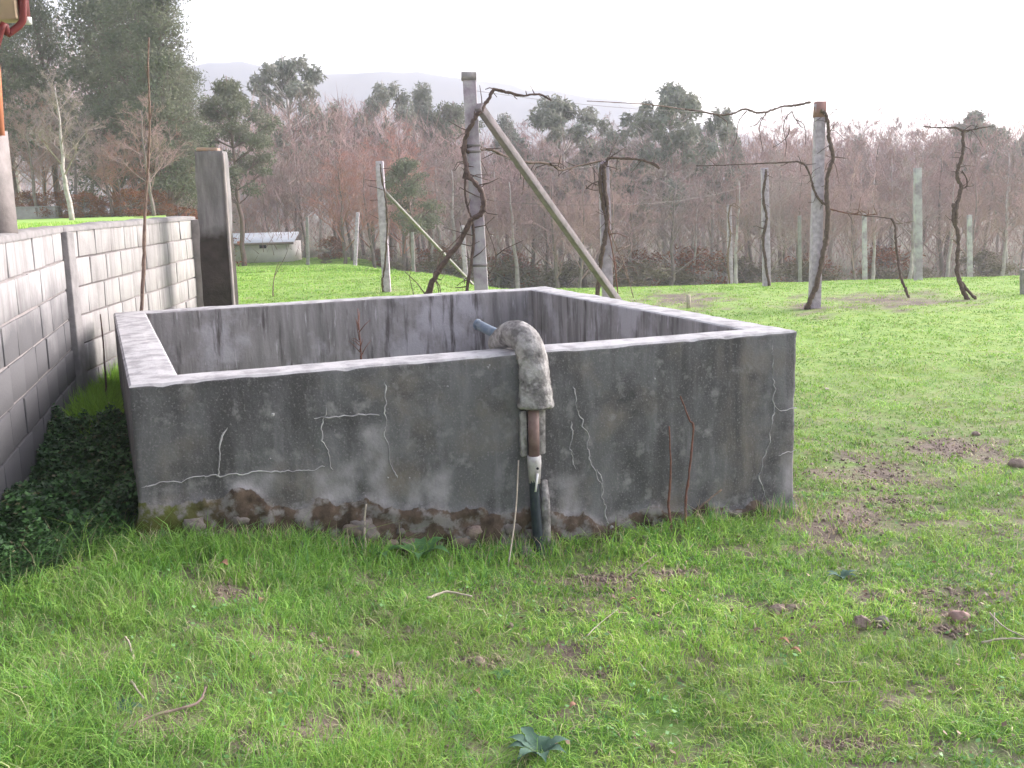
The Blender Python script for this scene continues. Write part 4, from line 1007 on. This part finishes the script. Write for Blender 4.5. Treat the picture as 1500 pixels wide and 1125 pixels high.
for zi, (d0, d1, dens, wd, h0, h1) in enumerate(((1.9, 4.3, 14000, .0034, .032, .062), (4.3, 6.8, 7500, .0045, .032, .06), (6.8, 11, 2600, .007, .024, .045), (11, 24, 900, .012, .02, .038), (24, 66, 330, .032, .03, .055))):
    area = (d1-d0)*(1.1*(d0+d1)/2+1.2); n_ = int(area*dens); y = r.uniform(d0, d1, n_); x = (r.uniform(-1, 1, n_))*(.55*y+.6) if zi < 4 else r.uniform(-.36, -.02, n_)*y
    # clump: pull blades towards tuft centres
    cx = np.round(x*14)/14+(_hash(np.round(x*14), np.round(y*14), 3)-.5)*.06; cy = np.round(y*14)/14+(_hash(np.round(x*14), np.round(y*14), 4)-.5)*.06
    pull = .45*(vn(x*3, y*3, 9) > .4)*(d1 < 12); x = x+(cx-x)*pull*r.uniform(0, 1, n_); y = y+(cy-y)*pull*r.uniform(0, 1, n_)
    keep = ~in_tank(x, y, .01) & (x > np.where(y > 12, -3.6-.31*(y-12), wall_x(y))) ; big = (x < wall_x(y))
    bare_ = bare(x, y); tex = fbm(x*2.3, y*2.3, 50); fine = fbm(x*9, y*9, 51, 3)
    thin = ss((fbm(x*.8, y*.8, 140, 3)-.56)/.12)*ss((12-y)/4)
    prob = (1-.35*thin)*np.clip(1.15-1.5*np.clip(.46-fine, 0, 1)*4, .12, 1)*(1-.80*bare_)*np.clip(.75+tex*.5, 0, 1)
    keep &= r.uniform(0, 1, n_) < prob
    x = x[keep]; y = y[keep]; tex = tex[keep]; fine = fine[keep]; n_ = len(x); z = G(x, y)+(fbm(x*7, y*7, 31)-.5)*.035*ss(y/2)*ss((30-y)/15)-.004
    u_, v_ = tank_uv(x, y); nearw = ss((.55+v_)/.5)*(v_ < 0)*(u_ > -.3)*(u_ < TL+.2); leftish = ss((.6-x)/2.)
    h = r.uniform(h0, h1, n_)*(.55+.9*vn(x*4, y*4, 60))*(1+.85*leftish*ss((6.5-y)/3))*(1+.75*nearw)*np.where(r.uniform(0, 1, n_) < .05, 1.6, 1)
    h = h*np.where((x > 1.4) & (y > 4.5), .75, 1)
    lean = r.uniform(.15, 1.25, n_)*(1+.9*vn(x*1.7, y*1.7, 160))
    t = r.uniform(0, 1, n_); k = np.zeros(n_, int); hue = fbm(x*1.6, y*1.6, 70)
    k[t > .25] = 1; k[(t > .62) & (hue < .52)] = 2; k[(t > .62) & (hue >= .5)] = 3; k[t > .86] = 5; k[(t > .935)] = 4; k[(t > .82) & (fine < .40)] = 4; k[(t > .6) & (bare_[keep] > .15)] = 4
    col = CG[k]*(r.uniform(.75, 1.2, n_)*(.62+.76*fbm(x*3.1, y*3.1, 171, 3)))[:, None]
    lush = (ss((.9-x)/2.)*ss((7-y)/2))[:, None]*.35; col = col*(1-lush)+np.array((.16, .345, .08))*lush
    far_ = ss((y-5)/8)[:, None]*.3; col = col*(1-far_)+np.array((.33, .46, .12))*(.55+.9*fbm(x*1.2, y*1.2, 172, 3))[:, None]*far_
    V, F, C = blades(x, y, z, h, np.full(n_, wd)*r.uniform(.7, 1.3, n_), lean, col, 200+zi); allV.append(V); allF.append(F+off); allC.append(C); off += len(V)
# tall dry and green tufts at the foot of the tank
n_ = 2600; u_ = r.uniform(-.05, TL+.05, n_); v_ = -r.uniform(.0, .22, n_)**1.2; cl = vn(u_*5, v_*0, 88) > .45; u_ = u_[cl]; v_ = v_[cl]; n_ = len(u_)
x = TA[0]+tu[0]*u_+tw[0]*v_; y = TA[1]+tu[1]*u_+tw[1]*v_; z = G(x, y)
k = np.where(r.uniform(0, 1, n_) < .3, 4, np.where(r.uniform(0, 1, n_) < .5, 0, 5)); V, F, C = blades(x, y, z, r.uniform(.06, .17, n_), np.full(n_, .0045), r.uniform(.1, .6, n_), CG[k]*.9, 333)
allV.append(V); allF.append(F+off); allC.append(C); off += len(V)
n_ = 7000; y = r.uniform(3.7, 7, n_); lx = wall_x(y)+.03; rx = np.where(y > TA[1], TA[0]+(y-TA[1])*(tw[0]/tw[1])-.05, TA[0]-.05-(TA[1]-y)*.5); x = lx+(rx-lx)*r.uniform(0, 1, n_); kp = r.uniform(0, 1, n_) < ss((y-3.6-1.6*(fbm(x*2, y*2, 73)-.3))/.8); x = x[kp]; y = y[kp]; n_ = len(x); z = G(x, y)-.01
V, F, C = blades(x, y, z, r.uniform(.06, .26, n_), np.full(n_, .005), r.uniform(.2, 1.2, n_), np.array([(.10, .22, .06), (.07, .15, .05), (.3, .26, .17)])[r.choice(3, n_, p=[.5, .4, .1])], 337); allV.append(V); allF.append(F+off); allC.append(C); off += len(V)
# tall grass between the wall and the tank, brightened in colour as if lit
n_ = 9000; y = r.uniform(6.0, 8.9, n_); lx = wall_x(y)+.05; rx = TA[0]+(y-TA[1])*(tw[0]/tw[1])-.06; x = lx+(rx-lx)*r.uniform(0, 1, n_); z = G(x, y)
V, F, C = blades(x, y, z, r.uniform(.10, .34, n_)*(.5+.7*ss((y-6.2)/1.0)), np.full(n_, .009), r.uniform(.1, .9, n_), np.array((.30, .52, .07))*r.uniform(.6, 1.2, n_)[:, None], 334)
allV.append(V); allF.append(F+off); allC.append(C); off += len(V)
# straw litter lying on the ground
n_ = 42000; y = r.uniform(2.2, 9, n_); x = r.uniform(-1, 1, n_)*(.55*y+.4); b_ = bare(x, y); kp = (r.uniform(0, 1, n_) < .06+.5*b_+.35*ss((fbm(x*.8, y*.8, 140, 3)-.56)/.12)) & ~in_tank(x, y, .02) & (x > wall_x(y)); x = x[kp]; y = y[kp]; n_ = len(x)
z = G(x, y)+(fbm(x*7, y*7, 31)-.5)*.035+.006; V, F, C = blades(x, y, z, r.uniform(.008, .02, n_), np.full(n_, .004), r.uniform(1.5, 4, n_), np.array((.46, .35, .26))*r.uniform(.35, 1.2, n_)[:, None], 335)
allV.append(V); allF.append(F+off); allC.append(C); off += len(V)
# terrace edge grass
n_ = 9000; y = r.uniform(5, 26, n_); xr = np.where(y <= 12, wall_x(y)-.2, -3.8-.31*(y-12)); x = xr-r.uniform(0, 1, n_)**1.3*6; z = TZ(x, y)
V, F, C = blades(x, y, z, r.uniform(.03, .07, n_), np.full(n_, .014), r.uniform(.1, .8, n_), CG[r.choice([0, 1, 3], n_)], 336); allV.append(V); allF.append(F+off); allC.append(C); off += len(V)
o = npmesh('grass', np.concatenate(allV), np.concatenate(allF), 'blade', cols=np.concatenate(allC)); o['kind'] = 'stuff'; o['label'] = 'bright green winter grass covering the field and lawn'; o['category'] = 'grass'

n_ = 2600; y = r.uniform(2.4, 9, n_); x = r.uniform(-1, 1, n_)*(.5*y+.3); kp = ~in_tank(x, y, .02) & (x > wall_x(y)+.02) & (fbm(x*1.3, y*1.3, 98) > .45); x = x[kp]; y = y[kp]; n_ = len(x); LT = (x, y, n_)
# leafy undergrowth between the wall and the tank, shade put into its dark greens
def leafpatch(name, x, y, z, size, col, seed):
    r = np.random.RandomState(seed); n_ = len(x); c = np.stack([x, y, z], 1); nrm = r.normal(0, .55, (n_, 3)); nrm[:, 2] = 1; nrm /= np.linalg.norm(nrm, axis=1)[:, None]
    a = np.cross(nrm, r.normal(0, 1, (n_, 3))); a /= np.linalg.norm(a, axis=1)[:, None]; b = np.cross(nrm, a); s = size*r.uniform(.6, 1.3, n_)[:, None]
    V = np.stack([c-a*s*.6, c-a*s*.1+b*s*.38-nrm*s*.08, c+a*s*.6, c-a*s*.1-b*s*.38-nrm*s*.08], 1).reshape(-1, 3)
    F = np.arange(n_*4).reshape(-1, 4); return V, F, np.repeat(col, 4, 0)
n_ = 105000; y = r.uniform(3.6, 7.7, n_); lx = wall_x(y); rx = np.where(y > TA[1], TA[0]+(y-TA[1])*(tw[0]/tw[1]), TA[0]-.05-(TA[1]-y)*.55)
x = lx+(rx-lx)*r.uniform(0, 1, n_); q = (x-lx)/(rx-lx)
hgt = (.06+.34*fbm(x*3, y*3, 64))*(.35+1.1*fbm(x*8, y*8, 65))*ss((y-3.5-1.1*(fbm(x*2.5, y*2.5, 69)-.3))/1.2)*(1-.45*ss((y-6.6)/1.)); hgt = hgt*np.where(y < TA[1]+.15, ss((1.02-q)/.35), 1)
z = G(x, y)+hgt*r.uniform(.2, 1, n_)**.5; kp = (hgt > .012) & ~in_tank(x, y, .0) & (r.uniform(0, 1, n_) < .25+.75*fbm(x*5, y*5, 66)*1.4)
x = x[kp]; y = y[kp]; z = z[kp]; n_ = len(x)
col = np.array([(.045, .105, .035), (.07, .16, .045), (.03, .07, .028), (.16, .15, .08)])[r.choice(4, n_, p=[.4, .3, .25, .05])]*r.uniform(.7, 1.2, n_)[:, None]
br_t = ss((y-6.9+2.0*(fbm(x*4, y*4, 67)-.5))/.6)[:, None]; col = col*(1-br_t)+np.array((.24, .42, .07))*br_t  # leaf colour brightens towards the back to imitate the lit patch
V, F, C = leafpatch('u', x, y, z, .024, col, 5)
o = npmesh('undergrowth', V, F, 'ivy_leaf', cols=C); o['kind'] = 'stuff'; o['label'] = 'leafy undergrowth, shade painted into its dark green, between the block wall and the tank'; o['category'] = 'undergrowth'
# clover-like weeds in the lawn
n_ = 9000; y = r.uniform(2.4, 6.5, n_); x = r.uniform(-1, 1, n_)*(.5*y+.2); kp = (fbm(x*2.2, y*2.2, 90) > .55) & ~in_tank(x, y, .02) & (x > wall_x(y)+.02) & (bare(x, y) < .3); x = x[kp]; y = y[kp]; n_ = len(x)
V, F, C = leafpatch('c', x, y, G(x, y)+r.uniform(.01, .045, n_), .018, np.array((.13, .28, .09))*r.uniform(.7, 1.3, n_)[:, None], 6)
o = npmesh('clover', V, F, 'ivy_leaf', cols=C); o['kind'] = 'stuff'; o['label'] = 'small clover-like weeds scattered through the grass'; o['category'] = 'weeds'

x, y, n_ = LT
V, F, C = leafpatch('l', x, y, G(x, y)+r.uniform(.012, .04, n_), .02, np.array([(.20, .13, .09), (.32, .22, .15), (.12, .085, .06)])[r.choice(3, n_)]*r.uniform(.7, 1.3, n_)[:, None], 8)
o = npmesh('leaf_litter', V, F, 'ivy_leaf', cols=C); o['kind'] = 'stuff'; o['label'] = 'tiny brown leaf scraps strewn through the grass'; o['category'] = 'leaf litter'

# ------------------------------------------------------------------ plants, clods, stones, sticks on the grass
def rosette(px, py, n_, ln, wd, m_, label, name='dock_plant', up=.5, seed=1):
    g0 = foot(px, .13) if 520 < px < 640 and py < 795 else gp(px, py); o = thing(name, label, 'plant', g0); r = np.random.RandomState(seed)
    for i in range(n_):
        az = i*2.4+r.uniform(-.3, .3); L_ = ln*r.uniform(.7, 1.1); V = []; F = []; k = 9
        for j in range(k+1):
            t = j/k; rr = L_*t; z = L_*up*math.sin(t*2.2)*.9-L_*.1*t; w2 = wd*math.sin(min(1, t*1.05+.04)*math.pi)**.8*(1+.25*math.sin(j*2.6)*(1 if m_ == 'leaf_thistle' else .2))
            c = np.array([math.cos(az)*rr, math.sin(az)*rr, z+.005]); sd_ = np.array([-math.sin(az), math.cos(az), 0])*w2
            V += [c-sd_+[0, 0, w2*.35], c, c+sd_+[0, 0, w2*.35]]
        for j in range(k): F += [(j*3, j*3+1, j*3+4, j*3+3), (j*3+1, j*3+2, j*3+5, j*3+4)]
        npmesh('leaf', V, F, m_, o, smooth=True)
rosette(603, 788, 7, .20, .03, 'leaf_dock', 'broad-leaved dock plant at the foot of the tank', up=.55, seed=2)
rosette(545, 790, 5, .15, .022, 'leaf_dock', 'smaller broad-leaved dock plant left of the larger one at the tank foot', up=.5, seed=3)
rosette(790, 1120, 8, .13, .022, 'leaf_thistle', 'blue-green thistle rosette at the bottom edge of the view', 'thistle', up=.5, seed=4)
rosette(180, 1052, 6, .08, .018, 'leaf_thistle', 'flat greyish rosette in the grass at bottom left', 'thistle', up=.25, seed=5)
rosette(735, 1005, 6, .07, .012, 'leaf_dock', 'small weed rosette in the centre of the foreground grass', 'weed', up=.3, seed=6)
rosette(1232, 850, 6, .09, .014, 'leaf_thistle', 'small bluish weed right of the tank in the grass', 'weed', up=.4, seed=8)
def lump(px, py, size, m_, name, label, cat, group=None, seed=0, flat=.6, sink=.3, n_sub=3):
    g0 = foot(px, .09) if 300 < px < 1100 and 775 < py < 800 else gp(px, py); r = np.random.RandomState(seed+px)
    nu, nv = 16, 10; V = []; F = []
    for i in range(nv+1):
        th = math.pi*i/nv
        for j in range(nu):
            ph = 2*math.pi*j/nu; d = np.array([math.sin(th)*math.cos(ph), math.sin(th)*math.sin(ph), math.cos(th)])
            q = 1+.45*(float(fbm(d[0]*2+seed, d[1]*2+d[2]*1.7, 5+seed))-.5)*2+.2*(float(vn(d[0]*6+seed, d[2]*6+d[1]*4, 3))-.5)
            V.append(d*q*np.array([size[0], size[1], size[2]])/2+[0, 0, size[2]*(.5-sink)])
    for i in range(nv):
        for j in range(nu): F.append((i*nu+j, i*nu+(j+1) % nu, (i+1)*nu+(j+1) % nu, (i+1)*nu+j))
    o = npmesh(name, V, F, m_, None, smooth=False, loc=g0); o.rotation_euler = (0, 0, r.uniform(0, 6)); tag(o, label, cat, group); return o
for i, (px, py, sx, m_, nm, lab, ct) in enumerate((
    (117, 848, .075, 'clod', 'earth_clod', 'upright brown clod of earth in the grass at the left', 'clod'), (98, 862, .06, 'clod', 'earth_clod', 'smaller dark clod beside the upright brown one', 'clod'),
    (517, 970, .05, 'stone_pink', 'stone', 'reddish stone in the left foreground grass', 'stone'), (586, 993, .028, 'stick_pale', 'stone', 'small yellowish stone just right of the reddish one', 'stone'),
    (478, 942, .035, 'stone_pink', 'stone', 'small pinkish stone up left of the reddish one', 'stone'),
    (1138, 900, .07, 'clod', 'earth_clod', 'dark brown clod in the grass below the right end of the tank', 'clod'), (1160, 908, .06, 'clod', 'earth_clod', 'second clod touching the one below the right end of the tank', 'clod'),
    (1262, 918, .07, 'clod', 'earth_clod', 'flat brown clod right of the pair below the tank corner', 'clod'), (1292, 918, .06, 'stone_grey', 'stone', 'greyish stone beside the flat brown clod', 'stone'),
    (1047, 879, .022, 'white_plastic', 'pebble', 'small white pebble in the grass below the tank', 'pebble'), (748, 928, .035, 'clod', 'earth_clod', 'small round dark clod in the centre foreground', 'clod'),
    (1405, 910, .08, 'stone_pink', 'stone', 'broad flat pinkish stone at the right', 'stone'), (375, 968, .05, 'clod', 'earth_clod', 'dark clod below the bare patch at the left', 'clod'),
    (430, 780, .08, 'stone_grey', 'stone', 'grey rubble stone at the left foot of the tank', 'stone'), (395, 785, .06, 'stone_grey', 'stone', 'smaller rubble stone at the left foot of the tank', 'stone'),
    (758, 795, .09, 'stone_grey', 'stone', 'rubble stone under the black hose', 'stone'), (690, 795, .07, 'stone_grey', 'stone', 'rubble stone left of the white cane foot', 'stone'),
    (935, 788, .05, 'stick_pale', 'stone', 'pale rubble stone right of the long crack', 'stone'), (955, 782, .04, 'stone_grey', 'stone', 'small stone at the wall foot near the red canes', 'stone'),
    (1490, 688, .09, 'clod', 'earth_clod', 'dark lump at the right edge of the field', 'clod'), (1210, 574, .05, 'stick_pale', 'stone', 'pale flat stone in the grass right of the tank', 'stone'),
    (700, 984, .05, 'clod', 'earth_clod', 'brown clod in the middle foreground', 'clod'), (1430, 640, .06, 'clod', 'earth_clod', 'brown clod far right in the field', 'clod'), (455, 938, .04, 'clod', 'earth_clod', 'little clod between bare patch and reddish stone', 'clod'))):
    lump(px, py, (sx*1.2, sx, sx*.8), m_, nm, lab, ct, seed=i)
# small crumbs of earth in the bare patches: one countless scatter
r = np.random.RandomState(66); V = []; F = []; n0 = 0
for p_, a_, b_ in BW:
    if p_[1] > 8: continue
    for i in range(int(260*a_/.3)):
        x = p_[0]+r.normal(0, .5)*a_; y = p_[1]+r.normal(0, .5)*max(b_, b_*p_[1]*.22)
        if bool(in_tank(x, y, .03)): continue
        s = r.uniform(.003, .016)**1.0*r.uniform(.4, 1); z = float(G(x, y)+(fbm(x*7, y*7, 31)-.5)*.035)+s*.2
        d = r.normal(0, 1, (6, 3))*.25+np.array([(1, 0, 0), (-1, 0, 0), (0, 1, 0), (0, -1, 0), (0, 0, 1), (0, 0, -1)]); V.append(d*s+[x, y, z])
        for f in ((0, 2, 4), (2, 1, 4), (1, 3, 4), (3, 0, 4), (2, 0, 5), (1, 2, 5), (3, 1, 5), (0, 3, 5)): F.append([n0+q for q in f])
        n0 += 6
o = npmesh('soil_crumbs', np.concatenate(V), np.array(F), 'clod'); o['kind'] = 'stuff'; o['label'] = 'crumbs of brown earth strewn over the bare patches'; o['category'] = 'soil'
def stick(pxs, rad, m_, label, lift=.02, seed=0, name='stick', fork=None):
    pts = [gp(a_, b_)+np.array([0, 0, lift+(l or 0)]) for a_, b_, l in pxs]; mb = MB(); rad *= .62; knobby(mb, pts, rad, rad*.6, seed, wob=.9)
    if fork: knobby(mb, [gp(a_, b_)+np.array([0, 0, lift+l]) for a_, b_, l in fork], rad*.7, rad*.4, seed+1, wob=.4)
    o = mb.build(name, m_, None, pts[0], smooth=True); tag(o, label, 'stick')
stick([(583, 899, 0), (610, 895, .01), (632, 893, .02)], .007, 'stick_dark', 'thin dark twig left of the pale log in the grass')
stick([(626, 893, .03), (655, 890, .035), (692, 897, .03)], .011, 'stick_pale', 'pale broken branch lying in the middle foreground', seed=4)
stick([(1438, 955, .02), (1470, 960, .03), (1505, 966, .02)], .008, 'stick_pale', 'long pale stick at the right edge, lower of the two', seed=5)
stick([(1448, 932, .05), (1470, 940, .03), (1505, 955, .02)], .006, 'stick_pale', 'thin pale stick at the right edge, upper of the two', seed=6, fork=[(1455, 936, .05), (1455, 948, .01)])
stick([(186, 965, .05), (192, 976, .03), (198, 984, .01)], .007, 'stick_pale', 'short whitish splinter in the left foreground', seed=7)
stick([(170, 1110, .0), (220, 1092, .02), (290, 1075, .04), (305, 1050, .05)], .010, 'stick_dark', 'long brown branch lying across the bottom left patch', seed=8)
stick([(900, 880, .02), (930, 862, .05), (960, 845, .06)], .004, 'stick_dark', 'thin bent twig below the pipe on the grass', seed=9)
stick([(860, 945, .02), (880, 930, .03), (905, 920, .05)], .004, 'stick_pale', 'thin pale grass stalk in the centre foreground', seed=10)
stick([(1215, 1018, .02), (1255, 1020, .025)], .004, 'stick_pale', 'thin straw lying at the lower right', seed=12)
stick([(195, 1040, .03), (214, 1055, .03)], .008, 'stick_pale', 'pale curl of wood beside the flat greyish rosette', seed=13)
stick([(20, 1038, .03), (68, 1038, .04)], .005, 'stick_pale', 'pale straw near the left edge of the foreground', seed=14)
stick([(330, 1000, .0), (328, 880, .09), (330, 842, .1)], .0045, 'stick_pale', 'bent pale stalk at the left bare patch', seed=15) if False else None
def leafo(px, py, ln, label, seed, m_='dead_leaf', up=0.03):
    g0 = gp(px, py); r = np.random.RandomState(seed); V = []; F = []; az = r.uniform(0, 6)
    for j in range(7):
        t = j/6; w2 = ln*.28*math.sin(t*math.pi)**.8+.0008; c = np.array([math.cos(az)*(t-.5)*ln, math.sin(az)*(t-.5)*ln, .5*ln*math.sin(t*3)*.6+up]); sd_ = np.array([-math.sin(az), math.cos(az), .2])*w2
        V += [c-sd_+[0, 0, w2*.6], c, c+sd_+[0, 0, w2*.6]]
    for j in range(6): F += [(j*3, j*3+1, j*3+4, j*3+3), (j*3+1, j*3+2, j*3+5, j*3+4)]
    o = npmesh('dead_leaf', V, F, m_, None, smooth=True, loc=g0); tag(o, label, 'leaf', 'dead leaves lying in the grass')
leafo(1148, 962, .05, 'orange-brown dead leaf in the right foreground', 1); leafo(1165, 982, .05, 'darker dead leaf just below the orange-brown one', 2)
leafo(928, 897, .04, 'pinkish dead leaf in the grass below the tank', 3); leafo(330, 852, .05, 'curled pale dead leaf at the bare patch on the left', 4, up=.05); leafo(385, 895, .04, 'dead leaf on the bare patch left of the tank foot', 5)
leafo(700, 1040, .035, 'small dead leaf at the bottom centre', 6); leafo(840, 1050, .035, 'dead leaf near the thistle at the bottom', 7)

# two yellow-brown pegs behind the right wall of the tank
g0 = gp(1009, 452); mb = MB(); mb.tube([g0+[0, 0, -.03], g0+[-.01, 0, .20]], [.035, .03], 7, rough=.15); o = mb.build('wooden_peg', 'stick_pale', None, g0); tag(o, 'short pale wooden peg in the field behind the right wall of the tank', 'peg')
# small bare plant behind the back wall of the tank
g0 = gpt(400, 16.5); o = thing('sapling', 'tiny bare sapling in the grass behind the back wall of the tank', 'sapling', g0)
mb = MB(); knobby(mb, [g0, P(400, 425, 16.5), P(402, 405, 16.5), P(408, 385, 16.5)], .02, .006, 4); knobby(mb, [P(402, 405, 16.5), P(418, 375, 16.5), P(424, 355, 16.5)], .008, .003, 5); mb.build('stem', 'vine_pale', o, g0)
# sprigs: young vine shoots left of tall post
g0 = gpt(599, 12.5); o = thing('vine_shoot', 'thin curved shoot rising from behind the tank left of the thick vine', 'shoot', g0)
mb = MB(); knobby(mb, [g0]+vine_path([(606, 440), (603, 420), (600, 405), (602, 400)], 12.5), .008, .004, 4); mb.build('stem', 'vine_bark', o, g0)

# ------------------------------------------------------------------ haze
HAZE = .0011
hm = bpy.data.materials.new('haze'); hm.use_nodes = True; n = hm.node_tree.nodes; L = hm.node_tree.links
n.remove(n['Principled BSDF']); pv = n.new('ShaderNodeVolumePrincipled'); pv.inputs['Color'].default_value = (.90, .90, 1.0, 1); pv.inputs['Density'].default_value = HAZE; pv.inputs['Anisotropy'].default_value = .2
L.new(pv.outputs[0], n['Material Output'].inputs['Volume'])
if HAZE:
    mb = MB(); mb.box((0, 380, 36), (2600, 900, 150)); o = mb.build('haze', 'post_concrete'); o.data.materials.clear(); o.data.materials.append(hm); o['kind'] = 'stuff'; o['label'] = 'thin pale haze lying over the valley'; o['category'] = 'haze'
